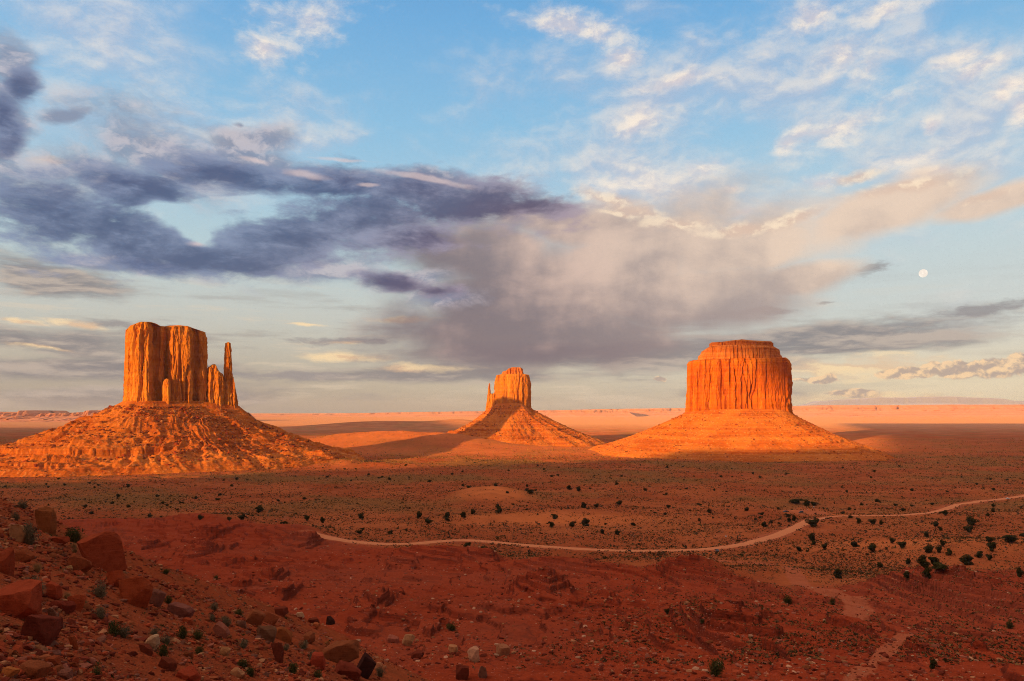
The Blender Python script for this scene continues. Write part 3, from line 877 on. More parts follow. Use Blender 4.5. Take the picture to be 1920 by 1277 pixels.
def tower(name, plan_pts, zb, ztop, mat, parent, org, n=900, lv=200, amp=1.0, lam=1.0, taper=0.06, round_top=0.06, seed=1.0, strata=1.0, cap_noise=1.5, toe=0.0, shrink=None):
    """a free-standing sandstone wall: plan outline swept up, cut by joints, fluted and bedded. Points are metres from org."""
    P, L = closed(plan_pts, n)
    # keep corners but soften slightly
    for _ in range(2):
        P = 0.25 * np.roll(P, 1, 0) + 0.5 * P + 0.25 * np.roll(P, -1, 0)
    T = np.roll(P, -1, 0) - np.roll(P, 1, 0)
    T /= np.linalg.norm(T, axis=1)[:, None] + 1e-9
    Nn = np.stack([T[:, 1], -T[:, 0]], 1)
    cen = P.mean(0)
    if ((P - cen) * Nn).sum() < 0:
        Nn = -Nn
    t = np.linspace(0, 1, lv)[:, None]
    zt = ztop(P[:, 0], P[:, 1])[None, :]
    zt = zt + cap_noise * fbm2(P[:, 0], P[:, 1], 9 * lam, 3, 0.6, seed + 3)[None, :]
    Z = zb + (zt - zb) * t
    X0 = np.repeat(P[None, :, 0], lv, 0)
    Y0 = np.repeat(P[None, :, 1], lv, 0)
    # vertical joints and flutes (noise stretched along z)
    zs = Z / 7.0
    d = 3.4 * amp * fbm3(X0, Y0, zs, 30 * lam, 3, 0.55, seed)
    r1 = 1 - 2 * np.abs(fbm3(X0, Y0, zs * 0.6, 17 * lam, 2, 0.5, seed + 1))
    d = d - 8.5 * amp * np.maximum(0, r1 - 0.62) * 2.6 * (0.25 + sstep(fbm3(X0, Y0, zs, 55 * lam, 2, 0.5, seed + 31), -0.25, 0.25))
    r2 = 1 - 2 * np.abs(fbm3(X0, Y0, zs * 0.9, 7.5 * lam, 2, 0.5, seed + 21))
    d = d - 2.6 * amp * np.maximum(0, r2 - 0.55) * 2.2 * (0.4 + sstep(fbm3(X0, Y0, zs, 40 * lam, 2, 0.5, seed + 22), -0.2, 0.3))
    blk = fbm3(X0, Y0, Z / 3.2, 15 * lam, 2, 0.5, seed + 2)
    q_ = blk * 4.0
    d = d + 1.9 * amp * (np.floor(q_) + sstep(q_ - np.floor(q_), 0.42, 0.58)) / 2.0      # spalled slabs with crisp edges
    blk2 = fbm3(X0, Y0, Z / 2.0, 6.5 * lam, 2, 0.5, seed + 24) * 3.0
    d = d + 0.8 * amp * (np.floor(blk2) + sstep(blk2 - np.floor(blk2), 0.4, 0.6))
    d = d + 0.7 * amp * fbm3(X0, Y0, Z / 2.5, 3.6 * lam, 2, 0.6, seed + 4)
    # horizontal beds
    zz = Z + 3 * fbm3(X0, Y0, Z, 60, 1, 0.5, seed + 5)
    bed = fbm2(zz, zz * 0 + 3.3, 5.5 * lam, 3, 0.6, seed + 6)
    topness = sstep(t, 0.80, 0.97)
    botness = sstep(t, 0.26, 0.08)
    d = d + strata * amp * bed * (0.35 + 1.5 * topness + 1.6 * botness)
    d = d + toe * (1 - sstep(t, 0.0, 0.22)) * (1 + 0.5 * fbm3(X0, Y0, Z / 3, 9 * lam, 2, 0.5, seed + 8))
    rt = round_top * 40 * sstep(t, 1 - round_top * 1.4, 1.0) ** 2
    d = d - rt * amp
    sc = 1 - taper * t
    if shrink is not None:
        sc = sc * shrink(t)
    X = cen[0] + (X0 - cen[0]) * sc + Nn[None, :, 0] * d
    Y = cen[1] + (Y0 - cen[1]) * sc + Nn[None, :, 1] * d
    rings = [np.stack([X, Y, Z], -1)]
    # top: rings closing towards the middle
    xe, ye = X[-1], Y[-1]
    ce = np.array([xe.mean(), ye.mean()])
    for s in (0.97, 0.9, 0.78, 0.6, 0.4, 0.2, 0.03):
        xr, yr = ce[0] + (xe - ce[0]) * s, ce[1] + (ye - ce[1]) * s
        zr = ztop(xr, yr) + cap_noise * (0.5 + fbm2(xr, yr, 12 * lam, 3, 0.6, seed + 9)) + 1.2 * (1 - s)
        rings.append(np.stack([xr, yr, zr], -1)[None])
    V = np.concatenate(rings, 0)
    V = V - np.array(org)[None, None, :] * 0
    o = mesh_np(name, V.reshape(-1, 3), grid_faces(V.shape[0], n, wrap=True), mat, parent)
    return o, P

def px_outline(pts, pxc, D):
    """(photo column, metres towards the back) -> metres from the butte centre"""
    return [((px - CX) / FPX * (D + dp) - (pxc - CX) / FPX * D, dp) for px, dp in pts]

def px_top(pts, pxc, D):
    """skyline traced in the photo -> height of the top over a plan point"""
    xs = np.array([p[0] for p in pts], float)
    zs = np.array([p[1] for p in pts], float)
    C = (pxc - CX) / FPX * D
    return lambda x, y: (HY - np.interp(CX + (x + C) / (D + y) * FPX, xs, zs)) / FPX * (D + y)

def poly_radius(poly, th):
    """distance from the origin to a star-shaped outline, by bearing"""
    a = np.unwrap(np.arctan2(poly[:, 1], poly[:, 0]))
    if a[-1] < a[0]:
        a, poly = a[::-1], poly[::-1]
    r = np.hypot(poly[:, 0], poly[:, 1])
    o = np.argsort(np.mod(a, 2 * np.pi))
    aa, rr = np.mod(a, 2 * np.pi)[o], r[o]
    aa = np.concatenate([aa - 2 * np.pi, aa, aa + 2 * np.pi]); rr = np.tile(rr, 3)
    v = np.interp(np.mod(th, 2 * np.pi), aa, rr)
    ker = np.hanning(25); ker /= ker.sum()
    return np.convolve(np.concatenate([v[-12:], v, v[:12]]), ker, 'valid')

def talus(name, poly, reach, zfoot, parent, loc, seed, na=900, nr=300, gully=1.0, ledges=(), boulder=1.0, power=1.35, gl=None):
    """debris cone. reach: list of (bearing deg, run in metres) ; ledges: (height, strength, bearing from, bearing to)"""
    th = np.linspace(0, 2 * np.pi, na, endpoint=False)
    ri = poly_radius(poly, th)
    deg = np.degrees(th)
    rx = np.array([r[0] for r in reach], float); rv = np.array([r[1] for r in reach], float)
    run = np.interp(deg, np.concatenate([rx - 360, rx, rx + 360]), np.tile(rv, 3))
    run = run * (1 + 0.16 * fbm2(np.cos(th) * 100, np.sin(th) * 100, 40, 3, 0.55, seed))
    q = np.linspace(0, 1, nr)[:, None]
    R = ri[None, :] * 0.86 + (q ** 1.15) * (run + ri * 0.14)[None, :]
    X, Y = R * np.cos(th), R * np.sin(th)
    qq = np.clip((R - ri[None, :]) / run[None, :], 0, 1)
    wx, wy = X + loc[0], Y + loc[1]
    zg = land0(wx, wy)
    prof = (1 - qq) ** power
    Z = zg + (zfoot(X, Y) - zg) * prof
    # gullies run down the slope: noise in bearing, warped so that no two run alike
    bend = 0.22 * fbm2(X, Y, 120, 3, 0.5, seed + 1) + 0.05 * fbm2(X, Y, 30, 2, 0.5, seed + 11)
    env = sstep(qq, 0.02, 0.22) * (1 - sstep(qq, 0.82, 1.0) * 0.9)
    g1 = ridge2(np.cos(th + bend) * 60, np.sin(th + bend) * 60, 17, 2, 0.5, seed + 2)
    g2 = ridge2(np.cos(th + 1.4 * bend) * 60, np.sin(th + 1.4 * bend) * 60 + qq * 9, 7, 3, 0.5, seed + 3)
    fade = sstep(fbm2(X, Y, 110, 2, 0.5, seed + 12), -0.35, 0.25)
    Z = Z + gully * env * (5.0 * g1 * sstep(qq, 0.0, 0.5) + 3.3 * g2 * (0.35 + 0.65 * fade))
    Z = Z + gully * env * (2.4 * fbm2(X, Y, 48, 3, 0.5, seed + 4) + 1.5 * ridge2(X, Y, 30, 3, 0.55, seed + 13) * sstep(qq, 0.1, 0.5))
    Z0 = zg + (zfoot(X, Y) - zg) * prof
    for (lz, ls, a0, a1) in ledges:
        m = sstep(deg, a0 - 8, a0 + 8) * sstep(deg, a1 + 8, a1 - 8)[None, :]
        m = m * sstep(fbm2(X, Y, 70, 2, 0.5, seed + 14), -0.45, -0.1)
        lev = lz + 2.0 * fbm2(X, Y, 60, 2, 0.5, seed + 6) + 0.10 * ls * ridge2(X, Y, 9, 2, 0.5, seed + 15)
        u = np.clip((0.3 * Z + 0.7 * Z0 - lev) / (0.62 * ls), -1, 1)
        wall = lev + 0.62 * ls * np.sign(u) * np.abs(u) ** 0.25 + 0.3 * (Z - Z0) * (1 - np.abs(u)) + (Z - Z0) * np.abs(u) ** 4 * 0.5
        Z = np.where(np.abs(u) < 1, Z * (1 - m) + wall * m, Z)
    Z = Z + boulder * env * (1.1 * np.abs(fbm2(X, Y, 9, 3, 0.6, seed + 7)) + 1.6 * np.maximum(0, fbm2(X, Y, 14, 2, 0.5, seed + 8) - 0.25))
    Z = Z - 4.0 * sstep(qq, 0.85, 1.0) - 0.5
    V = np.stack([X, Y, Z], -1)
    o = mesh_np(name, V.reshape(-1, 3), grid_faces(nr, na, wrap=True), M_TALUS, parent)
    return o, (X, Y, Z, qq)

def rock_hull(seed, planes=16, sub=2, flat=(1, 1, 1), rough=0.0):
    """angular block: an icosphere cut by random planes"""
    import bmesh
    bm = bmesh.new()
    bmesh.ops.create_icosphere(bm, subdivisions=sub, radius=1.0)
    v = np.array([w.co[:] for w in bm.verts])
    f = np.array([[w.index for w in fc.verts] for fc in bm.faces])
    bm.free()
    r = np.random.default_rng(seed)
    ax = r.normal(size=(planes, 3)); ax /= np.linalg.norm(ax, axis=1)[:, None]
    box = np.array([[1, 0, 0], [-1, 0, 0], [0, 1, 0], [0, -1, 0], [0, 0, 1], [0, 0, -1]]) + r.normal(size=(6, 3)) * 0.22
    box /= np.linalg.norm(box, axis=1)[:, None]
    for nrm, d in list(zip(box, r.uniform(0.46, 0.70, 6))) + list(zip(ax, r.uniform(0.60, 0.86, planes))):
        s = np.maximum(0, v @ nrm - d)
        v = v - s[:, None] * nrm * 0.97
    if rough:
        nn = fbm3(v[:, 0], v[:, 1], v[:, 2], 0.5, 3, 0.55, seed * 0.37)
        v = v * (1 + rough * nn)[:, None]
    v = v / np.abs(v).max(0) * 0.5
    return v * np.array(flat), f

def scatter_rocks(name, pts, sizes, mat, parent, seed, kind='stuff', nproto=6, squash=0.7, sub=1, link_label=None):
    """many small stones as one mesh"""
    r = np.random.default_rng(seed)
    protos = [rock_hull(seed * 10 + i, 5, sub) for i in range(nproto)]
    VV, FF, off = [], [], 0
    which = r.integers(0, nproto, len(pts))
    for k in range(nproto):
        idx = np.nonzero(which == k)[0]
        if not len(idx):
            continue
        pv, pf = protos[k]
        a = r.uniform(0, 6.283, len(idx)); b_ = r.normal(0, 0.35, len(idx))
        ca, sa, cb, sb = np.cos(a), np.sin(a), np.cos(b_), np.sin(b_)
        s = sizes[idx][:, None] * r.uniform(0.7, 1.3, (len(idx), 3)) * np.array([1, 1, squash])
        v = pv[None] * s[:, None, :]
        x, y, z = v[..., 0], v[..., 1], v[..., 2]
        y, z = y * cb[:, None] - z * sb[:, None], y * sb[:, None] + z * cb[:, None]
        x, y = x * ca[:, None] - y * sa[:, None], x * sa[:, None] + y * ca[:, None]
        v = np.stack([x, y, z], -1) + pts[idx][:, None, :]
        VV.append(v.reshape(-1, 3))
        FF.append((pf[None] + (np.arange(len(idx)) * len(pv))[:, None, None]).reshape(-1, 3) + off)
        off += v.shape[0] * v.shape[1]
    o = mesh_np(name, np.concatenate(VV), np.concatenate(FF), mat, parent, smooth=False)
    if kind:
        o['kind'] = kind
    return o

def m_tone(name, rough=1.0, bump_d=0.08, sc=6.0, mixv=0.5):
    def f(N):
        at = N.node('ShaderNodeAttribute', attribute_name='tone')
        p = pos(N)
        n = N.noise(p, sc, 5, 0.65)
        c_ = N.mix(N.mul(N.step(n, 0.42, 0.7), mixv), at.outputs['Color'], N.vm('MULTIPLY', at.outputs['Color'], (0.55, 0.5, 0.5)))
        return c_, (n, 0.6, bump_d)
    return material(name, f)
M_STONES = m_tone('loose_stone')
TONES = {'red': (0.36, 0.068, 0.028), 'dark': (0.20, 0.040, 0.022), 'brown': (0.30, 0.085, 0.034), 'tan': (0.46, 0.20, 0.095), 'pale': (0.56, 0.30, 0.18),
         'grey': (0.24, 0.092, 0.058), 'orange': (0.44, 0.135, 0.044), 'black': (0.060, 0.024, 0.018), 'pink': (0.38, 0.125, 0.075)}

def scatter_tone(o, tones, rng, per):
    """one tone for each little stone or plant: per = vertices in each copy"""
    n = len(o.data.vertices) // per
    t = np.array([TONES[k] for k in tones])[rng.integers(0, len(tones), n)] * rng.uniform(0.7, 1.25, (n, 1))
    a = o.data.attributes.new('tone', 'FLOAT_COLOR', 'POINT')
    v = np.ones((n * per, 4), np.float32)
    v[:, :3] = np.repeat(t, per, 0)
    a.data.foreach_set('color', v.ravel())

def talus_stones(grid, parent, n, seed, smin=0.8, smax=4.5, qlo=0.05, qhi=0.97):
    X, Y, Z, Q = grid
    r = np.random.default_rng(seed)
    na = X.shape[1]
    i = r.integers(1, X.shape[0] - 1, n * 3); j = r.integers(0, na, n * 3)
    keep = (Q[i, j] > qlo) & (Q[i, j] < qhi) & (Y[i, j] < 60) & (fbm2(X[i, j], Y[i, j], 40, 2, 0.5, seed) > -0.15)
    i, j = i[keep][:n], j[keep][:n]
    s = smin * (smax / smin) ** (r.power(0.45, len(i)))
    P = np.stack([X[i, j] + r.normal(0, 1, len(i)), Y[i, j] + r.normal(0, 1, len(i)), Z[i, j] + s * 0.1], -1)
    o = scatter_rocks('fallen_rubble', P, s, M_STONES, parent, seed)
    scatter_tone(o, ['orange', 'orange', 'tan', 'red', 'orange', 'brown', 'brown', 'red'], r, 12)
    return o

# ---- the mitten on the left
D1, C1 = 1450.0, 335.0
w_loc = ((C1 - CX) / FPX * D1, D1, 0.0)
west = empty('sandstone_butte', w_loc, 'mitten shaped sandstone butte with a slim thumb spire, left of the other two', 'butte', 'sandstone buttes on the valley floor')
wm_plan = [(231, -38), (232, -62), (236, -84), (247, -92), (262, -93), (281, -84), (283.5, -72), (286, -60), (291, -52), (296, -50), (300, -54), (304, -53), (308, -44), (311, -36), (315, -37),
           (319, -46), (324, -50), (338, -44), (356, -34), (358.5, -20), (362, -8), (366, -2), (371, -6), (376, -10), (386, -4), (390, 8), (392, 30), (388, 44), (360, 30), (320, 2), (280, -22), (245, -32)]
wm_top = px_top([(225, 622), (238, 618), (244, 612), (252, 609), (264, 604.5), (280, 605), (292, 608), (295, 612.5), (306, 614.5), (318, 612.5), (334, 611.5), (352, 613), (366, 618), (378, 622), (387, 624.5), (393, 632), (400, 640)], C1, D1)
wz = lambda py: (HY - py) / FPX * D1
_, WP = tower('cliff', px_outline(wm_plan, C1, D1), wz(768), wm_top, M_CLIFF, west, (0, 0, 0), n=1300, lv=240, amp=1.0, taper=0.035, seed=2.0, toe=2.0)
# stepped shoulder between the palm and the thumb
sh_plan = [(380, 22), (386, 2), (394, -4), (399, 2), (403, 4), (410, 4), (418, 12), (421, 24), (425, 36), (424, 58), (402, 62), (382, 48)]
sh_top = px_top([(378, 690), (390, 694), (394, 688), (398, 686), (403, 685), (406, 688), (408, 695), (413, 700), (418, 703), (424, 715)], C1, D1)
tower('shoulder', px_outline(sh_plan, C1, D1), wz(772), sh_top, M_CLIFF, west, (0, 0, 0), n=500, lv=140, amp=0.75, lam=0.6, taper=0.05, seed=5.0, toe=2.0, cap_noise=2.0)
# the thumb
th_plan = [(418, 40), (421, 28), (429, 25), (434, 30), (437.5, 40), (438, 54), (433, 62), (423, 60), (418, 52)]
th_top = px_top([(410, 646), (423, 644), (428, 642.5), (433, 644), (440, 650)], C1, D1)
def th_shrink(t):
    return np.interp(t, [0, 0.25, 0.38, 0.5, 0.75, 0.88, 0.93, 1], [1.32, 1.16, 1.0, 0.82, 0.72, 0.62, 0.68, 0.60])
tower('thumb_spire', px_outline(th_plan, C1, D1), wz(775), th_top, M_CLIFF, west, (0, 0, 0), n=380, lv=220, amp=0.42, lam=0.45, taper=0.0, seed=8.0, shrink=th_shrink, cap_noise=0.8)
bp_plan = [(430, 42), (433, 30), (440, 28), (445, 36), (447, 50), (443, 62), (432, 60)]
bp_top = px_top([(428, 708), (434, 706), (439, 716), (443, 738), (447, 752)], C1, D1)
tower('buttress', px_outline(bp_plan, C1, D1), wz(782), bp_top, M_CLIFF, west, (0, 0, 0), n=300, lv=120, amp=0.5, lam=0.5, taper=0.03, seed=9.0, cap_noise=1.5)
pl_plan = [(303, -48), (304, -64), (308, -69), (316, -69), (320.5, -62), (321, -46)]
pl_top = px_top([(303, 722), (308, 713), (313, 711), (318, 713), (321, 720)], C1, D1)
tower('pillar', px_outline(pl_plan, C1, D1), wz(768), pl_top, M_CLIFF, west, (0, 0, 0), n=240, lv=120, amp=0.35, lam=0.45, taper=0.10, seed=10.0, cap_noise=0.8)
wm_foot = np.array(px_outline([(231, -38), (232, -70), (246, -92), (281, -88), (324, -56), (372, -14), (395, -4), (430, 24), (446, 34), (449, 52), (438, 66), (395, 62), (350, 30), (300, -8), (245, -34)], C1, D1))
wm_foot, _ = closed(wm_foot, 400)
foot_z = lambda X, Y: np.interp(X, [-110, 40, 80, 115, 125], [wz(752), wz(752), wz(757), wz(764), wz(770)])
_, WG = talus('talus_slope', wm_foot, [(0, 262), (40, 280), (90, 290), (140, 280), (180, 330), (215, 330), (250, 250), (270, 240), (300, 235), (330, 240)], foot_z, west, w_loc, 3.0,
              gully=2.3, ledges=[(-70, 19, 186, 288), (-88, 9, 185, 262), (-35, 9, 190, 300), (-10, 7, 200, 330), (-62, 12, 318, 352), (-20, 9, 330, 359)], boulder=1.7, power=1.75)
talus_stones(WG, west, 6500, 31, 1.0, 7.0)

# ---- the smaller mitten in the middle
D2, C2 = 2450.0, 955.0
e_loc = ((C2 - CX) / FPX * D2, D2, 0.0)
east = empty('sandstone_butte', e_loc, 'small middle butte with a thin spire on its left and a shadow across its front', 'butte', 'sandstone buttes on the valley floor')
ez = lambda py: (HY - py) / FPX * D2
em_plan = [(927, 40), (926.5, 10), (930, -22), (942, -44), (960, -50), (978, -44), (990, -30), (994.5, -4), (996, 40), (990, 100), (960, 120), (935, 95)]
em_top = px_top([(920, 712), (927, 706), (932, 703.5), (942, 702), (960, 701.5), (980, 701.5), (988, 702.5), (993, 704), (998, 712)], C2, D2)
tower('cliff', px_outline(em_plan, C2, D2), ez(778), em_top, M_CLIFF, east, (0, 0, 0), n=900, lv=180, amp=0.85, taper=0.02, seed=12.0, toe=3.0, round_top=0.12, cap_noise=1.0)
ec_plan = [(939, 30), (940, -12), (948, -28), (966, -32), (979, -26), (983, -6), (982, 50), (962, 80), (944, 62)]
ec_top = px_top([(938, 699), (942, 697), (950, 695.5), (953, 692), (960, 689.5), (976, 689.5), (980, 692), (982, 698), (984, 701)], C2, D2)
tower('cap_rock', px_outline(ec_plan, C2, D2), ez(706), ec_top, M_CAP, east, (0, 0, 0), n=500, lv=50, amp=0.7, lam=0.7, taper=0.10, seed=14.0, strata=2.2, cap_noise=1.0)
et_plan = [(911, 6), (913, -10), (917.5, -14), (922, -10), (924, 2), (922, 18), (914, 16)]
et_top = px_top([(905, 722), (913, 720), (918, 719), (921, 722), (925, 728)], C2, D2)
tower('thumb_spire', px_outline(et_plan, C2, D2), ez(785), et_top, M_CLIFF, east, (0, 0, 0), n=260, lv=150, amp=0.55, lam=0.6, taper=0.0, seed=15.0,
      shrink=lambda t: np.interp(t, [0, 0.3, 0.5, 0.62, 0.8, 1], [1.25, 1.05, 0.78, 0.5, 0.42, 0.28]), cap_noise=0.6)
es_plan = [(917, 8), (919, -18), (926, -26), (931, -22), (932, 10), (924, 26)]
es_top = px_top([(915, 742), (920, 738), (923, 741), (926, 738), (932, 736)], C2, D2)
tower('shoulder', px_outline(es_plan, C2, D2), ez(783), es_top, M_CLIFF, east, (0, 0, 0), n=260, lv=100, amp=0.6, lam=0.6, taper=0.04, seed=16.0, cap_noise=2.0)
em_foot = np.array(px_outline([(911, 20), (914, -12), (928, -24), (945, -46), (975, -46), (994, -10), (997, 45), (985, 105), (960, 122), (930, 95)], C2, D2))
em_foot, _ = closed(em_foot, 400)
efoot = lambda X, Y: np.interp(X, [-75, -40, 0, 40, 75], [ez(768), ez(757), ez(754), ez(757), ez(765)])
_, EG = talus('talus_slope', em_foot, [(0, 250), (90, 240), (180, 130), (225, 200), (270, 225), (320, 260), (345, 270)], efoot, east, e_loc, 7.0,
              gully=1.0, ledges=[(-58, 10, 205, 335), (-80, 9, 200, 340), (-30, 6, 210, 320)], boulder=0.9, power=1.4, na=700, nr=220)
talus_stones(EG, east, 1800, 32, 1.2, 6.0)

# ---- the broad butte on the right
D3, C3 = 1900.0, 1387.0
m_loc = ((C3 - CX) / FPX * D3, D3, 0.0)
merr = empty('sandstone_butte', m_loc, 'broad flat topped butte glowing orange with a stepped cap, right of the other two', 'butte', 'sandstone buttes on the valley floor')
mz = lambda py: (HY - py) / FPX * D3
mk_plan = [(1287, 60), (1288, 10), (1291, -22), (1302, -34), (1304, -48), (1320, -62), (1336, -58), (1342, -70), (1370, -78), (1400, -76), (1416, -66), (1440, -66), (1462, -50), (1478, -24), (1484, 10), (1486, 60),
           (1470, 140), (1400, 170), (1320, 150)]
mk_top = px_top([(1280, 682), (1290, 679), (1300, 676), (1318, 675.5), (1350, 674), (1390, 672), (1430, 672), (1462, 671), (1474, 671), (1480, 676), (1490, 686)], C3, D3)
tower('cliff', px_outline(mk_plan, C3, D3), mz(784), mk_top, M_REDCLIFF, merr, (0, 0, 0), n=1500, lv=220, amp=0.95, lam=0.85, taper=0.02, seed=22.0, toe=3.5, round_top=0.05, cap_noise=1.2)
mc_plan = [(1306, 60), (1308, 0), (1316, -26), (1340, -44), (1372, -54), (1404, -52), (1438, -42), (1460, -20), (1468, 20), (1468, 70), (1450, 120), (1390, 140), (1330, 120)]
mc_top = px_top([(1304, 668), (1310, 664), (1322, 656), (1332, 650), (1350, 648.5), (1390, 647), (1430, 648), (1450, 650), (1464, 658), (1469, 668)], C3, D3)
tower('cap_slope', px_outline(mc_plan, C3, D3), mz(678), mc_top, M_CAP, merr, (0, 0, 0), n=800, lv=70, amp=0.8, lam=0.7, taper=0.05, seed=24.0, strata=3.0, cap_noise=1.5)
mt_plan = [(1330, 60), (1331, 10), (1345, -22), (1372, -30), (1392, -28), (1425, -24), (1446, -8), (1450, 30), (1446, 90), (1390, 110), (1340, 95)]
mt_top = px_top([(1328, 645), (1334, 642.5), (1360, 641), (1378, 638.5), (1392, 637.5), (1405, 639), (1430, 640), (1446, 640.5), (1451, 644)], C3, D3)
tower('cap_rock', px_outline(mt_plan, C3, D3), mz(652), mt_top, M_CAP, merr, (0, 0, 0), n=600, lv=36, amp=0.7, lam=0.6, taper=0.0, seed=26.0, strata=1.6, cap_noise=0.8)
mk_foot, _ = closed(np.array(px_outline(mk_plan, C3, D3)), 400)
mfoot = lambda X, Y: np.interp(X, [-135, -90, 0, 90, 135], [mz(772), mz(768), mz(766), mz(768), mz(774)])
_, MG = talus('talus_slope', mk_foot, [(0, 235), (90, 260), (180, 250), (225, 300), (270, 330), (315, 300), (345, 240)], mfoot, merr, m_loc, 11.0,
              gully=0.75, ledges=[(-50, 8, 215, 325), (-34, 6, 220, 320), (-70, 7, 210, 330), (-88, 6, 205, 335)], boulder=1.0, power=1.45)
talus_stones(MG, merr, 2600, 33, 1.0, 4.5)

# ------------------------------------------------------------------ far mesas and the mesas behind the viewpoint
def mesa_range(name, a, b, z0, prof, depth, run, label, cat, seed, group=None, nu=500, nv=60, rough=1.0, mat=None, flip=1, lam=1.0):
    """a long mesa along the plan line a-b; prof(u 0..1) gives the height of its rim; the face towards the left of a->b carries talus and cliff"""
    a, b = np.array(a, float), np.array(b, float)
    L = np.linalg.norm(b - a)
    t = (b - a) / L
    nrm = np.array([t[1], -t[0]]) * flip
    u = np.linspace(0, 1, nu)[None, :]
    s = u * L
    rim = prof(u) + 0.06 * (prof(u) - z0) * fbm2(s, s * 0, 0.06 * L, 4, 0.55, seed)
    # cross-section: foot, talus, cliff, rim, back
    k = np.array([0, 0.25, 0.5, 0.75, 1.0, 1.04, 1.08, 1.12, 1.3, 1.8, 2.6, 2.9, 3.2])
    hgt = np.array([0, 0.10, 0.25, 0.42, 0.60, 0.74, 0.88, 0.985, 1.0, 0.99, 0.97, 0.5, 0.0])
    kk = np.interp(np.linspace(0, len(k) - 1, nv), np.arange(len(k)), k)[:, None]
    hh = np.interp(kk, k, hgt)
    erode = ridge2(s + 0 * kk, kk * run * 0.4, 0.5 * run * lam, 4, 0.5, seed + 1)
    wander = run * (0.9 * fbm2(s, s * 0, 2.6 * run * lam, 3, 0.5, seed + 2) + 0.35 * erode * rough)
    off = np.where(kk <= 1.3, (kk - 1.12) * run + wander * 0.8, np.where(kk <= 1.8, 0.18 * run + wander * 0.8 * (1.8 - kk) / 0.5 + (kk - 1.3) / 0.5 * depth * 0.4, depth * (0.4 + (kk - 1.8) * 0.5)))
    X = a[0] + t[0] * s - nrm[0] * off
    Y = a[1] + t[1] * s - nrm[1] * off
    Z = z0 + (rim - z0) * np.clip(hh + 0.05 * erode * (hh > 0.02) * (hh < 0.6), 0, 1.05)
    V = np.stack(np.broadcast_arrays(X, Y, Z), -1)
    c = V.reshape(-1, 3).mean(0); c[2] = z0
    o = mesh_np(name, V.reshape(-1, 3) - c, grid_faces(nv, nu), mat or M_MESA)
    o.location = c
    return tag(o, label, cat, group)

def far_range(pts, D, depth, run, zb, *args, tilt=0.0, **kw):
    """rim traced as photo (column, row) pairs at distance D"""
    xs = [p[0] for p in pts]
    a = ((xs[0] - CX) / FPX * D, D); b = ((xs[-1] - CX) / FPX * (D + tilt), D + tilt)
    un = (np.array(xs, float) - xs[0]) / (xs[-1] - xs[0])
    zr = np.array([(HY - p[1]) / FPX * D for p in pts])
    return mesa_range('mesa', a, b, zb, lambda u: np.interp(u, un, zr), depth, run, *args, **kw)

far_range([(-260, 770), (-60, 772), (0, 774), (24, 774), (30, 769.5), (46, 769.5), (52, 774), (100, 775), (135, 773), (150, 770), (190, 768), (300, 768), (420, 773)], 7600, 900, 420, -112,
          'low eroded mesa with dark hollows on the far left horizon', 'mesa', 41.0, group='mesas along the horizon', nu=900, lam=0.8, rough=1.6)
far_range([(300, 780), (440, 777), (600, 775.5), (700, 774), (780, 772.5), (900, 771), (1000, 769.5), (1180, 768)], 14000, 2500, 900, -112,
          'long pale pink mesa between the left and middle buttes', 'mesa', 42.0, group='mesas along the horizon', nu=900)
far_range([(960, 771), (1060, 769), (1130, 767), (1300, 765), (1480, 762), (1560, 760), (1700, 759), (1800, 758.5), (1920, 758), (2150, 759), (2500, 764)], 15500, 3500, 1200, -112,
          'long pink cliff line on the right horizon below the pale mountain', 'mesa', 43.0, group='mesas along the horizon', nu=1200, lam=0.7)
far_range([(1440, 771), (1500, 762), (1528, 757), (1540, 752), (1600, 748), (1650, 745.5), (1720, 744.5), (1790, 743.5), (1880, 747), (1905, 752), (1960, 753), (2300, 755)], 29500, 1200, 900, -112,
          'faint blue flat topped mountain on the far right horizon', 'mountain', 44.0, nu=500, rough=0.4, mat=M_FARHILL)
# the tableland behind the viewpoint that keeps the foreground out of the last sun
# its rim follows from where the edge of the shade lies on the plain: (photo column, row, ground height)
_edge = [(-200, 915, -97), (0, 905, -97), (340, 896, -95), (600, 884, -101), (880, 871, -101), (1160, 862, -103), (1300, 851, -97), (1480, 852, -97), (1650, 849, -104)]
_sh = []
for _px, _py, _z in _edge:
    _D = -_z * FPX / (_py - HY)
    _L = (_D + 700) / math.cos(SUN_AZ)
    _sh.append(((_px - CX) / FPX * _D - _L * math.sin(SUN_AZ), _z + _L * math.tan(SUN_EL)))
_sh.sort()
print('rim', [(round(a), round(b)) for a, b in _sh])
_sh = np.array([(-2700, 40)] + _sh + [(_sh[-1][0] + 300, _sh[-1][1] + 8), (600, 245), (3200, 250)], float)
mesa_range('mesa', (-2600, -700), (3200, -700), -20, lambda u: np.interp(u * 5800 - 2600, _sh[:, 0], _sh[:, 1]), 500, 90, 'high red tableland behind the viewpoint that shades the foreground', 'mesa', 45.0, nu=700, rough=0.25, flip=-1)

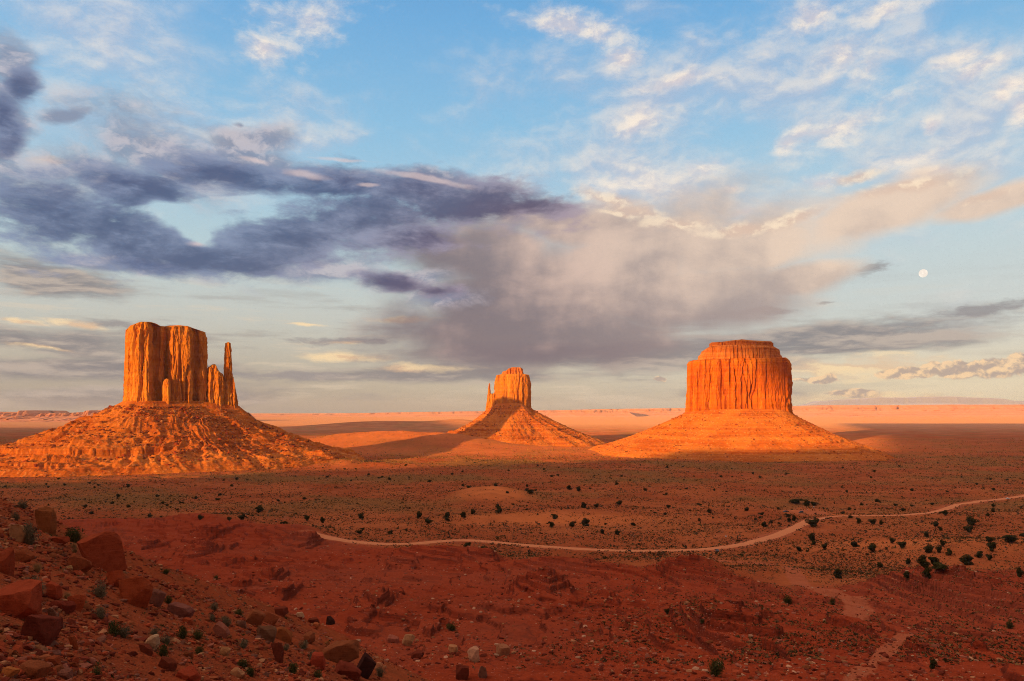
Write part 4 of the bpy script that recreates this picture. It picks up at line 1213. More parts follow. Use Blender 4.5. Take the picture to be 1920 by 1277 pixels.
def shade_cloud(poly, alt, seed, label):
    """flat lumpy bank of cloud, added out of view for its shadow; poly is the ground it shades"""
    Ls = (alt + 107) / math.tan(SUN_EL)
    P = np.array(poly, float) - np.array([math.sin(SUN_AZ), math.cos(SUN_AZ)]) * Ls
    Q, L = closed(P, 240)
    c = Q.mean(0)
    V = []
    for s, z in ((0.05, -20), (0.5, -22), (0.85, -20), (0.97, -12), (1.0, 0), (0.95, 18), (0.8, 30), (0.5, 34), (0.05, 36)):
        x, y = c[0] + (Q[:, 0] - c[0]) * s, c[1] + (Q[:, 1] - c[1]) * s
        k = 1 + (0.05 * fbm2(x, y, 900, 3, 0.5, seed)) * s
        x, y = c[0] + (x - c[0]) * k, c[1] + (y - c[1]) * k
        V.append(np.stack([x - c[0], y - c[1], z + 10 * fbm2(x, y, 400, 3, 0.5, seed + 1)], -1))
    V = np.array(V)
    o = mesh_np('cloud', V.reshape(-1, 3), grid_faces(V.shape[0], 240, wrap=True), M_CLOUD)
    o.location = (c[0], c[1], alt)
    tag(o, label, 'cloud', kind='structure')
M_CLOUD = material('cloud_white', lambda N: (N.mix(N.noise(pos(N), 0.002, 4), (0.75, 0.75, 0.77), (0.85, 0.85, 0.85)), None))
shade_cloud([(905, 1800), (1150, 2350), (1750, 3700), (2700, 6300), (6000, 6400), (7000, 5200), (5200, 1400), (1400, 1300)], 950, 71.0, 'flat grey cloud bank added unseen behind the viewpoint, shading the right of the plain')
shade_cloud([(-4200, 3300), (-1500, 3350), (-300, 3500), (-150, 4000), (-250, 5200), (-900, 5300), (-2400, 4600), (-4600, 4700)], 520, 72.0, 'flat grey cloud bank added unseen behind the viewpoint, shading the far plain')
shade_cloud([(-3800, 1500), (-1600, 1650), (-1330, 2100), (-1500, 3000), (-2200, 3300), (-4400, 3100)], 500, 73.0, 'flat grey cloud bank added unseen behind the viewpoint, shading the left of the plain')

# ------------------------------------------------------------------ moon
def build_moon():
    D = 60000.0
    r = 7.6 / FPX * D
    import bmesh
    bm = bmesh.new()
    bmesh.ops.create_uvsphere(bm, u_segments=48, v_segments=24, radius=r)
    me = bpy.data.meshes.new('moon')
    bm.to_mesh(me); bm.free()
    mt = bpy.data.materials.new('moon_face'); mt.use_nodes = True
    N = NT(mt.node_tree)
    em = N.node('ShaderNodeEmission'); out = N.node('ShaderNodeOutputMaterial')
    tcx = N.node('ShaderNodeTexCoord')
    n = N.noise(tcx.outputs['Object'], 1.1 / r, 2, 0.5)
    N.put(em.inputs[0], N.mix(N.step(n, 0.35, 0.7), lin(226, 213, 200), lin(242, 230, 216)))
    N.t.links.new(em.outputs[0], out.inputs[0])
    me.materials.append(mt)
    for p in me.polygons: p.use_smooth = True
    o = bpy.data.objects.new('moon', me); COL.objects.link(o)
    o.location = ((1731 - CX) / FPX * D, D, (HY - 512.5) / FPX * D)
    tag(o, 'small pale full moon in the evening sky above the right plain', 'moon')
build_moon()

# ------------------------------------------------------------------ air
def build_haze():
    mt = bpy.data.materials.new('haze_air'); mt.use_nodes = True
    N = NT(mt.node_tree)
    pv = N.node('ShaderNodeVolumePrincipled'); out = N.node('ShaderNodeOutputMaterial')
    pv.inputs['Color'].default_value = (0.86, 0.88, 1.0, 1)
    pv.inputs['Density'].default_value = HAZE
    N.t.links.new(pv.outputs[0], out.inputs['Volume'])
    x0, x1, y0, y1, z0, z1 = -32800, 32800, -20400, 32900, -140, 400
    v = [(x, y, z) for z in (z0, z1) for y in (y0, y1) for x in (x0, x1)]
    f = np.array([(0, 2, 3, 1), (4, 5, 7, 6), (0, 1, 5, 4), (2, 6, 7, 3), (0, 4, 6, 2), (1, 3, 7, 5)])
    o = mesh_np('haze', v, f, mt, smooth=False)
    tag(o, kind='stuff')
HAZE = 1.7e-5
if HAZE > 0:
    build_haze()

# ------------------------------------------------------------------ stones and plants
M_BRUSH = m_tone('dry_brush', sc=20.0, bump_d=0.02)

def m_boulder(N):
    oi = N.node('ShaderNodeObjectInfo')
    tcx = N.node('ShaderNodeTexCoord')
    p = tcx.outputs['Object']
    x, y, z = N.sep(p)
    n = N.noise(p, 2.2, 6, 0.65)
    bed = N.noise(N.xyz(N.mul(x, 0.4), N.mul(y, 0.4), N.mul(z, 7.0)), 1.0, 5, 0.6)
    nf = N.noise(p, 16.0, 5, 0.65)
    c0 = oi.outputs['Color']
    c_ = N.mix(N.mul(N.step(n, 0.45, 0.66), 0.6), c0, N.vm('MULTIPLY', c0, (0.58, 0.50, 0.48)))
    c_ = N.mix(N.mul(N.step(bed, 0.52, 0.66), 0.4), c_, N.vm('MULTIPLY', c0, (1.25, 1.3, 1.3)))
    c_ = N.mix(N.mul(N.step(nf, 0.55, 0.72), 0.35), c_, N.vm('MULTIPLY', c0, (0.5, 0.45, 0.45)))
    return c_, (N.add(N.mul(bed, 0.5), N.add(N.mul(nf, 0.35), N.mul(n, 0.4))), 0.9, 0.16)
M_BOULDER = material('boulder_sandstone', m_boulder)

def boulder(px, py, w, h, tone, label, seed, deep=0.8, tilt=0.0, yaw=0.0, group=None, planes=14, rough=0.08, name='boulder', sink=0.22, sub=4):
    x, y = ray_ground(px, py + h * 0.30)
    k = y / FPX
    W_, H_ = w * k, h * k * 1.12
    if tone in ('tan', 'pale', 'grey'):
        planes, rough = 34, 0.14
    v, f = rock_hull(seed, planes, sub, (W_, W_ * deep, H_ * 1.25), rough)
    ct, st = math.cos(math.radians(tilt)), math.sin(math.radians(tilt))
    v = np.stack([v[:, 0] * ct - v[:, 2] * st, v[:, 1], v[:, 0] * st + v[:, 2] * ct], 1)
    cy, sy = math.cos(math.radians(yaw)), math.sin(math.radians(yaw))
    v = np.stack([v[:, 0] * cy - v[:, 1] * sy, v[:, 0] * sy + v[:, 1] * cy, v[:, 2]], 1)
    zb = v[:, 2].min(); ht = v[:, 2].max() - zb
    v[:, 2] -= zb + ht * sink
    o = mesh_np(name, v, f, M_BOULDER, smooth=False)
    o.location = (x, y, float(land(np.array([x]), np.array([y]))[0]))
    o.color = (*[c_ * random.uniform(0.92, 1.1) for c_ in TONES[tone]], 1)
    return tag(o, label, 'boulder', group)

random.seed(5)
HEROES = [
    (190, 1048, 80, 60, 'red', 'largest smooth red boulder, a slanting wedge on the crest of the stony hillside', 101, 0.7, 14, 20),
    (30, 1135, 96, 66, 'red', 'big rounded red boulder cut by the left edge of the photo', 102, 0.8, -12, 0),
    (80, 1188, 78, 56, 'dark', 'dark red hollowed boulder just below the big rounded one at the left edge', 103, 0.8, -10, 10),
    (255, 1117, 58, 52, 'red', 'pointed red boulder standing at the right shoulder of the stony hillside', 104, 0.8, 0, 35),
    (291, 1127, 32, 30, 'grey', 'greyish block leaning against the pointed red boulder', 105, 0.7, -25, 0),
    (148, 1061, 46, 26, 'brown', 'brown slab tipped down to the right beside the wedge boulder', 106, 0.6, -38, 0),
    (34, 1003, 36, 28, 'tan', 'pale tan block beside a grey bush high on the left slope', 107, 0.8, 0, 15),
    (86, 985, 36, 46, 'brown', 'upright orange brown rock stack on the skyline of the left slope', 108, 0.7, 5, 10),
    (38, 1046, 46, 24, 'brown', 'flat brown slab tilted up to the right near the left edge', 109, 0.6, 28, 0),
    (100, 1113, 24, 32, 'red', 'small upright red block right of the big grey sagebrush', 110, 0.8, 0, 0),
    (141, 1133, 36, 24, 'red', 'rounded red rock above a flat slab in the middle of the left slope', 111, 0.8, -8, 20),
    (116, 1139, 44, 20, 'dark', 'flat red slab under the rounded red rock in the middle of the left slope', 112, 0.7, -10, 0),
    (107, 1165, 20, 42, 'grey', 'thin grey slab standing on edge beside the hollowed boulder', 113, 0.5, 32, 0),
    (217, 1090, 32, 30, 'red', 'cracked layered red rock with a yellow tuft behind it', 114, 0.7, 20, 0),
    (111, 1015, 34, 12, 'red', 'flat red slab lying below the orange rock stack', 115, 0.7, 5, 0),
    (8, 1060, 34, 50, 'red', 'smooth red boulder half out of the photo at the left edge', 116, 0.8, 0, 0),
    (285, 1207, 28, 26, 'pale', 'pale rough rock resting on the lower part of the left slope', 117, 0.8, -30, 0),
    (275, 1222, 34, 10, 'dark', 'thin dark slab just below the pale rough rock', 118, 0.6, -32, 0),
    (478, 1163, 36, 30, 'brown', 'striped brown block at the head of the lower boulder heap', 119, 0.8, -15, 20),
    (499, 1191, 38, 28, 'grey', 'grey topped block in front of the striped brown block', 120, 0.8, -12, 0),
    (532, 1196, 46, 18, 'brown', 'long brown slab sliding down to the right from the grey topped block', 121, 0.6, -40, 0),
    (506, 1163, 30, 20, 'brown', 'brown wedge wedged behind the striped brown block', 122, 0.7, -25, 0),
    (415, 1188, 34, 18, 'pink', 'pinkish slab pointing down the slope between two grass clumps', 123, 0.6, -42, 0),
    (338, 1150, 46, 22, 'grey', 'long flat grey red slab on the upper edge of the lower slope', 124, 0.7, -20, 0),
    (350, 1166, 22, 10, 'red', 'small flat slab at the foot of the long grey red slab', 125, 0.7, -12, 0),
    (581, 1200, 26, 22, 'brown', 'squarish brown block right of the lower boulder heap', 126, 0.8, 0, 30),
    (522, 1228, 22, 44, 'dark', 'narrow dark red slab standing upright low on the slope', 127, 0.6, 18, 0),
    (597, 1246, 26, 28, 'red', 'round red boulder left of the big overhanging brown one', 128, 0.9, 0, 0),
    (640, 1230, 70, 40, 'brown', 'big humped brown boulder overhanging a dark hollow at the bottom of the slope', 129, 0.8, 4, 10),
    (684, 1258, 36, 44, 'black', 'dark shadowed slab leaning right of the big humped boulder', 130, 0.7, -20, 0),
    (655, 1262, 56, 20, 'dark', 'dark red slab pile at the bottom edge under the humped boulder', 131, 0.7, -28, 0),
    (60, 1260, 52, 32, 'brown', 'large broken brown block near the bottom left corner', 132, 0.8, -8, 0),
    (18, 1262, 34, 16, 'orange', 'flat orange rock in the bottom left corner', 133, 0.8, 0, 0),
    (100, 1244, 26, 22, 'red', 'bright red cracked rock above the broken brown block', 134, 0.8, 15, 0),
    (102, 1228, 22, 14, 'grey', 'rounded grey rock behind the bright red cracked rock', 135, 0.8, 0, 0),
    (122, 1266, 28, 16, 'grey', 'dull grey rock at the bottom edge right of the broken brown block', 136, 0.8, 0, 0),
    (137, 1208, 14, 26, 'red', 'small upright red shard in the middle of the lower left slope', 137, 0.6, 18, 0),
    (420, 1224, 20, 16, 'tan', 'tan boulder alone on the lower slope above two green clumps', 138, 0.8, -30, 0),
    (446, 1264, 26, 12, 'tan', 'flat tan slab at the bottom edge below the middle of the slope', 139, 0.7, -30, 0),
    (355, 1268, 42, 22, 'red', 'wide red block at the bottom edge of the photo', 140, 0.8, -10, 0),
    (312, 1250, 40, 14, 'dark', 'long dark slab lying down the slope near the bottom edge', 141, 0.6, -32, 0),
    (766, 1204, 22, 20, 'tan', 'tan boulder at the foot of a low red bank, right of a flatter pale one', 142, 0.8, -30, 0),
    (738, 1200, 22, 14, 'pink', 'pale half buried rock left of the tan boulder on the red ground', 143, 0.8, 0, 0),
    (888, 1232, 24, 26, 'pale', 'whitish mottled boulder standing alone on the red ground', 144, 0.9, 0, 0),
    (942, 1222, 26, 20, 'tan', 'tan square boulder right of the whitish mottled one', 145, 0.8, 4, 20),
    (850, 1219, 20, 14, 'tan', 'small tan rock with a dark underside left of the whitish boulder', 146, 0.8, 0, 0),
    (784, 1229, 24, 12, 'dark', 'low dark red rock below the tan boulder', 147, 0.8, 0, 0),
    (867, 1265, 28, 24, 'dark', 'dark red block with a pale top edge at the bottom edge of the photo', 148, 0.8, -5, 20),
    (905, 1263, 18, 22, 'grey', 'dark grey rock next to the dark red block at the bottom edge', 149, 0.8, 0, 0),
    (620, 1166, 16, 16, 'black', 'black rock at the upper end of the lower boulder heap', 150, 0.8, 0, 0),
    (563, 1156, 16, 12, 'pale', 'pale and black rock on the rim of the lower slope', 151, 0.8, 0, 0),
    (526, 1148, 28, 14, 'dark', 'dark rock on the rim of the lower slope behind the boulder heap', 152, 0.8, 0, 0),
    (588, 1166, 20, 12, 'dark', 'dark flat rock left of the black one on the rim of the lower slope', 153, 0.8, 0, 0),
    (592, 1175, 16, 12, 'orange', 'small orange rock below the dark flat one on the rim', 154, 0.8, 0, 0),
    (453, 1172, 20, 12, 'grey', 'rounded grey rock left of the striped brown block', 155, 0.8, 0, 0),
    (710, 1252, 16, 14, 'tan', 'small tan rock behind a round grey bush at the bottom edge', 156, 0.8, 0, 0),
    (640, 1250, 16, 10, 'pink', 'small pink rock in front of the big humped boulder', 157, 0.8, -20, 0),
]
for i, hrow in enumerate(HEROES):
    px, py, w, h, tone, label, sd, deep, tilt, yaw = hrow
    boulder(px, py, w, h, tone, label, sd, deep, tilt, yaw)

# middling rocks: a few shapes, copied one by one
def copy_obj(o, loc, rz, sc):
    c_ = o.copy()
    COL.objects.link(c_)
    c_.location = loc; c_.rotation_euler = (random.uniform(-0.4, 0.4), random.uniform(-0.4, 0.4), rz); c_.scale = sc
    return c_
rk = np.random.default_rng(77)
protos = []
for i in range(7):
    v, f = rock_hull(300 + i, 16, 3, (1, 0.8, 0.62), 0.09)
    protos.append((v, f))
proto_mesh = [None] * 7
def mid_rocks(n, region, tones, label_of, group, smin, smax):
    placed = 0
    while placed < n:
        px, py = region(rk)
        x, y = ray_ground(px, py, n=900)
        s = smin * (smax / smin) ** rk.power(0.5) * y / FPX
        k = int(rk.integers(0, 7))
        tone = tones[int(rk.integers(0, len(tones)))]
        if proto_mesh[k] is None:
            o = mesh_np('boulder', *protos[k], M_BOULDER, smooth=False)
            proto_mesh[k] = o
        else:
            o = proto_mesh[k].copy(); COL.objects.link(o)
        o.location = (x, y, float(land(np.array([x]), np.array([y]))[0]) + 0.06 * s)
        o.rotation_euler = (rk.normal(0, 0.3), rk.normal(0, 0.3), rk.uniform(0, 6.28))
        o.scale = (s * rk.uniform(0.8, 1.3), s * rk.uniform(0.8, 1.2), s * rk.uniform(0.55, 1.2))
        o.color = (*[q * rk.uniform(0.85, 1.15) for q in TONES[tone]], 1)
        tag(o, label_of(tone), 'boulder', group)
        placed += 1
def reg_slope(r):
    while True:
        px, py = r.uniform(0, 700), r.uniform(985, 1277)
        lim = np.interp(px, [0, 130, 220, 290, 500, 640, 760], [975, 1000, 1075, 1135, 1150, 1190, 1260])
        if py > lim:
            return px, py
W1 = {'red': 'red', 'dark': 'dark red', 'brown': 'brown', 'tan': 'tan', 'pale': 'pale', 'grey': 'grey', 'orange': 'orange', 'black': 'black', 'pink': 'pinkish'}
mid_rocks(210, reg_slope, ['red', 'dark', 'brown', 'red', 'dark', 'pink', 'grey', 'tan'], lambda t: 'small loose %s rock among the rubble of the stony hillside' % W1[t], 'loose rocks on the stony hillside', 5, 15)
def reg_bad(r):
    return r.uniform(560, 1500), r.uniform(1100, 1270)
mid_rocks(60, reg_bad, ['dark', 'red', 'tan', 'dark', 'pink'], lambda t: 'small %s rock lying on the red badlands at the bottom of the photo' % W1[t], 'rocks lying on the red badlands', 4, 10)

# uncounted stones
def stones_on(n, ymin, ymax, latmax, smin, smax, tones, seed, cond, pw=0.5, squash=0.55, name='rubble'):
    r = np.random.default_rng(seed)
    y = np.sqrt(r.uniform(ymin ** 2, ymax ** 2, n * 6)) if pw is None else ymin * (ymax / ymin) ** r.uniform(0, 1, n * 6)
    x = r.uniform(-latmax, latmax, n * 6) * y
    k = cond(x, y, r)
    x, y = x[k][:n], y[k][:n]
    s = smin * (smax / smin) ** r.power(0.4, len(x))
    z = land(x, y) + s * 0.08
    o = scatter_rocks(name, np.stack([x, y, z], -1), s, M_STONES, None, seed, nproto=5, squash=squash, sub=1)
    scatter_tone(o, tones, r, 12)
    return o
on_spur = lambda x, y: spur(x, y) > land0(x, y) + 0.3
stones_on(34000, 17, 95, 0.78, 0.06, 0.50, ['red', 'dark', 'brown', 'tan', 'pink', 'grey', 'dark', 'dark', 'red', 'brown', 'red'], 401,
          lambda x, y, r: on_spur(x, y) & (fbm2(x, y, 9, 3, 0.5, 71.0) > r.normal(0.0, 0.18, len(x))))
stones_on(36000, 85, 480, 0.75, 0.12, 1.1, ['red', 'dark', 'dark', 'pink', 'dark', 'red', 'red', 'dark', 'brown', 'tan', 'pink', 'pale'], 402,
          lambda x, y, r: ~on_spur(x, y) & (mask_bad(x, y) > 0.5) & (road_d(x, y) > 8) & ((scarps(x, y, y) > 0.7) | (ridge2(x, y, 40, 3, 0.5, 72.0) > r.normal(0.40, 0.13, len(x)))))

# ---- plants
def leafy(seed, n, rad, hgt, leaf, lumps=7, shell=0.55):
    """crown of many small leaf tufts through lumpy clumps"""
    r = np.random.default_rng(seed)
    cl = r.normal(size=(lumps, 3)) * np.array([0.33, 0.33, 0.20]) * np.array([rad, rad, hgt]) + np.array([0, 0, hgt * 0.55])
    cr = r.uniform(0.42, 0.68, lumps) * rad
    k = r.integers(0, lumps, n)
    d = r.normal(size=(n, 3)); d /= np.linalg.norm(d, axis=1)[:, None]
    p = cl[k] + d * (cr[k] * (shell + (1 - shell) * r.uniform(0, 1, n) ** 0.5))[:, None] * np.array([1, 1, 0.8])
    p[:, 2] = np.maximum(p[:, 2], 0.05 * hgt * r.uniform(0.3, 2, n))
    a = r.normal(size=(n, 3)); a /= np.linalg.norm(a, axis=1)[:, None]
    b = np.cross(a, d); b /= np.linalg.norm(b, axis=1)[:, None] + 1e-6
    s = leaf * r.uniform(0.6, 1.5, n)[:, None]
    v = np.stack([p - a * s * 0.5 - b * s * 0.35, p + a * s * 0.6 - b * s * 0.25, p + b * s * 0.7 + d * s * 0.2], 1).reshape(-1, 3)
    return v, np.arange(n * 3).reshape(-1, 3)

def blades(seed, n, rad, hgt, w, splay=0.7, seg=2):
    r = np.random.default_rng(seed)
    az = r.uniform(0, 6.283, n); t = r.uniform(0, 1, n) ** 0.6 * splay
    base = np.stack([np.cos(az), np.sin(az), 0 * az], 1) * (rad * 0.25 * r.uniform(0, 1, n))[:, None]
    dirv = np.stack([np.cos(az) * np.sin(t), np.sin(az) * np.sin(t), np.cos(t)], 1)
    L = hgt * r.uniform(0.55, 1.1, n)[:, None]
    side = np.stack([-np.sin(az), np.cos(az), 0 * az], 1) * w
    mid = base + dirv * L * 0.55
    tip = base + dirv * L + np.array([0, 0, -0.12]) * L * t[:, None]
    v = np.stack([base - side, base + side, mid + side * 0.8, mid - side * 0.8, tip], 1).reshape(-1, 3)
    q = np.arange(n)[:, None] * 5
    return v, q + np.array([[0, 1, 2, 3]]), q + np.array([[3, 2, 4]])

def tube_np(pts, rad, n=6):
    pts = np.asarray(pts, float)
    V = []
    for i, p in enumerate(pts):
        t = pts[min(i + 1, len(pts) - 1)] - pts[max(i - 1, 0)]
        t = t / (np.linalg.norm(t) + 1e-9)
        a = np.cross(t, [0.3, 1, 0.1]); a /= np.linalg.norm(a)
        b = np.cross(t, a)
        an = np.linspace(0, 2 * np.pi, n, endpoint=False)
        V.append(p + rad[i] * (np.cos(an)[:, None] * a + np.sin(an)[:, None] * b))
    return np.concatenate(V), grid_faces(len(pts), n, wrap=True)

def m_leaf(name, ca, cb, sc):
    def f(N):
        oi = N.node('ShaderNodeObjectInfo')
        tcx = N.node('ShaderNodeTexCoord')
        n = N.noise(tcx.outputs['Object'], sc, 4, 0.6)
        c_ = N.mix(N.step(n, 0.35, 0.65), ca, cb)
        c_ = N.mix(N.mul(oi.outputs['Random'], 0.35), c_, tuple(0.6 * q for q in ca))
        return c_, None
    return material(name, f)
M_JUN = m_leaf('juniper_foliage', (0.036, 0.034, 0.011), (0.085, 0.072, 0.024), 1.2)
M_SAGE = m_leaf('sagebrush_foliage', (0.150, 0.110, 0.062), (0.26, 0.20, 0.115), 3.0)
M_GREEN = m_leaf('green_brush_foliage', (0.060, 0.062, 0.018), (0.12, 0.105, 0.034), 3.0)
M_DRY = m_leaf('dry_grass_blades', (0.30, 0.18, 0.075), (0.42, 0.28, 0.13), 3.0)
M_BARK = material('bark', lambda N: (N.mix(N.noise(pos(N), 9.0, 4), (0.10, 0.055, 0.035), (0.20, 0.12, 0.08)), None))

def plant_root(name, kind, seed):
    """first of its kind: a thing with a trunk or stems under it"""
    if kind == 'juniper':
        v, f = leafy(seed, 2400, 1.0, 1.75, 0.14, 9)
        o = mesh_np(name, v, f, M_JUN, smooth=False)
        r = np.random.default_rng(seed)
        V, F, off = [], [], 0
        for k in range(4):
            e = np.array([r.normal(0, 0.4), r.normal(0, 0.4), 1.0 + r.uniform(0, 0.4)])
            tv, tf = tube_np([np.array([0, 0, -0.3]), e * np.array([0.2, 0.2, 0.35]) + [0, 0, 0], e * 0.7, e], [0.11, 0.085, 0.05, 0.02])
            V.append(tv); F.append(tf + off); off += len(tv)
        mesh_np('trunk', np.concatenate(V), np.concatenate(F), M_BARK, o)
    elif kind in ('sage', 'green'):
        bv, q, t = blades(seed, 420, 1.0, 1.0, 0.012, 1.25)
        lv, lf = leafy(seed + 1, 900, 0.95, 0.95, 0.085, 10, 0.35)
        o = mesh_np(name, np.concatenate([bv, lv]), [q, np.concatenate([t, lf + len(bv)])], M_SAGE if kind == 'sage' else M_GREEN, smooth=False)
        r = np.random.default_rng(seed)
        V, F, off = [], [], 0
        for k in range(5):
            e = np.array([r.normal(0, 0.35), r.normal(0, 0.35), 0.6])
            tv, tf = tube_np([np.array([0, 0, -0.15]), e * 0.5, e], [0.035, 0.025, 0.01], 5)
            V.append(tv); F.append(tf + off); off += len(tv)
        mesh_np('stem', np.concatenate(V), np.concatenate(F), M_BARK, o)
    else:
        bv, q, t = blades(seed, 260, 1.0, 1.0, 0.014, 0.95)
        o = mesh_np(name, bv, [q, t], M_DRY, smooth=False)
    return o
PROTO = {}
def plant(kind, px, py, w, h, label, group=None, parts=True, xy=None, size=None, name=None, cat=None, z=None):
    nm, ct = {'juniper': ('juniper_bush', 'bush'), 'sage': ('sagebrush', 'bush'), 'green': ('green_bush', 'bush'), 'grass': ('grass_tuft', 'grass')}[kind]
    var = random.randint(0, 3)
    key = (kind, var)
    if xy is None:
        x, y = ray_ground(px, py + h * 0.45)
        s = (w * 0.5 * y / FPX, h * y / FPX)
        if kind == 'juniper':
            s = (s[0] * 0.78, s[1] * 0.85)
    else:
        x, y = xy; s = size
    if key not in PROTO:
        PROTO[key] = plant_root(nm, kind, 500 + 17 * var + 100 * len(kind))
        o = PROTO[key]
    else:
        src = PROTO[key]
        o = src.copy(); COL.objects.link(o)
        if parts:
            for ch in src.children:
                c_ = ch.copy(); COL.objects.link(c_); c_.parent = o
    z = float(land(np.array([x]), np.array([y]))[0]) if z is None else z
    hh = {'juniper': 1.85, 'sage': 1.05, 'green': 1.05, 'grass': 1.0}[kind]
    o.location = (x, y, z - 0.02 * s[1])
    o.rotation_euler = (0, 0, random.uniform(0, 6.28))
    o.scale = (s[0], s[0], s[1] / hh)
    return tag(o, label, ct, group)

PL = [
    ('sage', 64, 1100, 52, 40, 'biggest grey sagebrush, between the rounded boulder and a small red block'),
    ('sage', 56, 1003, 34, 40, 'tall grey sagebrush behind the pale tan block high on the left slope'),
    ('green', 142, 1005, 36, 30, 'dark green bush on the crest of the left slope, left of the wedge boulder'),
    ('grass', 139, 1022, 20, 16, 'tan grass tuft below the dark green bush on the crest'),
    ('grass', 140, 1031, 18, 14, 'pale grass tuft at the upper edge of the wedge boulder'),
    ('grass', 176, 1018, 16, 16, 'pale grass tuft alone on the crest, right of the dark green bush'),
    ('grass', 160, 1019, 14, 10, 'small pale tuft between two others on the crest of the slope'),
    ('sage', 44, 947, 24, 16, 'faded bush on the skyline at the top of the left slope'),
    ('sage', 30, 968, 16, 18, 'small grey bush at the top of the left slope under the skyline'),
    ('grass', 70, 1062, 30, 24, 'dull grass clump between the flat brown slab and the tipped slab'),
    ('grass', 212, 1087, 20, 20, 'yellow grass tuft behind the cracked layered rock'),
    ('sage', 186, 1108, 32, 26, 'pale sagebrush above a grey rock in the middle of the left slope'),
    ('grass', 126, 1115, 24, 18, 'straw coloured tuft right of the small upright red block'),
    ('grass', 160, 1128, 14, 14, 'yellow green tuft below the pale sagebrush'),
    ('sage', 188, 1150, 26, 22, 'grey bush below the yellow green tuft on the left slope'),
    ('green', 212, 1180, 34, 26, 'olive bush at the upper end of the wide clump on the lower left slope'),
    ('sage', 232, 1186, 30, 20, 'grey end of the wide clump on the lower left slope'),
    ('sage', 290, 1187, 22, 18, 'yellowish bush just above the pale rough rock'),
    ('green', 306, 1221, 28, 24, 'green bush to the right of the pale rough rock'),
    ('green', 343, 1187, 26, 22, 'left one of two green clumps in the middle of the lower slope'),
    ('green', 371, 1191, 26, 18, 'right one of two green clumps in the middle of the lower slope'),
    ('sage', 312, 1200, 24, 18, 'grey twiggy bush left of the two green clumps'),
    ('green', 181, 1262, 26, 22, 'bright green bush at the bottom edge near the left corner'),
    ('green', 374, 1220, 20, 16, 'very dark bush left of the lone tan boulder on the lower slope'),
    ('green', 458, 1245, 26, 18, 'olive bush above another at the bottom of the lower slope'),
    ('green', 470, 1260, 22, 18, 'olive bush right at the bottom edge of the lower slope'),
    ('green', 550, 1253, 24, 20, 'olive bush near the bottom edge right of the upright slab'),
    ('green', 596, 1264, 20, 16, 'small green bush under the round red boulder'),
    ('sage', 586, 1231, 20, 18, 'pale round bush left of the big humped boulder'),
    ('sage', 570, 1210, 22, 14, 'pale bush below the squarish brown block'),
    ('sage', 536, 1214, 16, 12, 'small pale bush at the lower end of the long brown slab'),
    ('sage', 426, 1168, 18, 16, 'grey bush above the pinkish slab'),
    ('sage', 420, 1163, 16, 14, 'small grey bush touching another above the pinkish slab'),
    ('sage', 398, 1158, 16, 14, 'grey bush below a dark rock on the upper lower slope'),
    ('green', 448, 1150, 22, 14, 'dark olive bush on the rim left of the striped brown block'),
    ('sage', 402, 1138, 20, 12, 'pale bush on the rim of the lower slope'),
    ('green', 316, 1125, 20, 14, 'dull green bush just right of the greyish leaning block'),
    ('sage', 713, 1262, 20, 16, 'round grey bush at the bottom edge right of the dark slab'),
    ('sage', 456, 1208, 24, 16, 'thin grey bush left of the grey topped block'),
    ('green', 310, 1072, 18, 10, 'green bush on the deep red ground right of the wedge boulder'),
    ('green', 405, 1083, 14, 8, 'small green bush on the red ground beyond the hillside'),
    ('green', 848, 1176, 24, 14, 'dark green bush alone on the red ground above the scattered boulders'),
    ('green', 1340, 1252, 36, 34, 'large green bush at the bottom edge on the right half of the photo'),
    ('green', 1477, 1125, 22, 14, 'round green bush by the pale wash, left one of two'),
    ('green', 1561, 1128, 14, 14, 'round green bush by the pale wash, right one of two'),
    ('juniper', 1570, 1077, 20, 16, 'dark bush beside the pale wash bend'),
    ('juniper', 1250, 1146, 12, 12, 'dark bush in the gully right of the red slab ridge'),
    ('green', 1317, 1166, 12, 10, 'small green bush low on the red mound'),
    ('juniper', 1750, 1245, 20, 18, 'dark bush near the bottom right corner'),
    ('green', 1893, 1172, 18, 14, 'dark green bush at the right edge below the knoll'),
]
for row in PL:
    plant(*row)
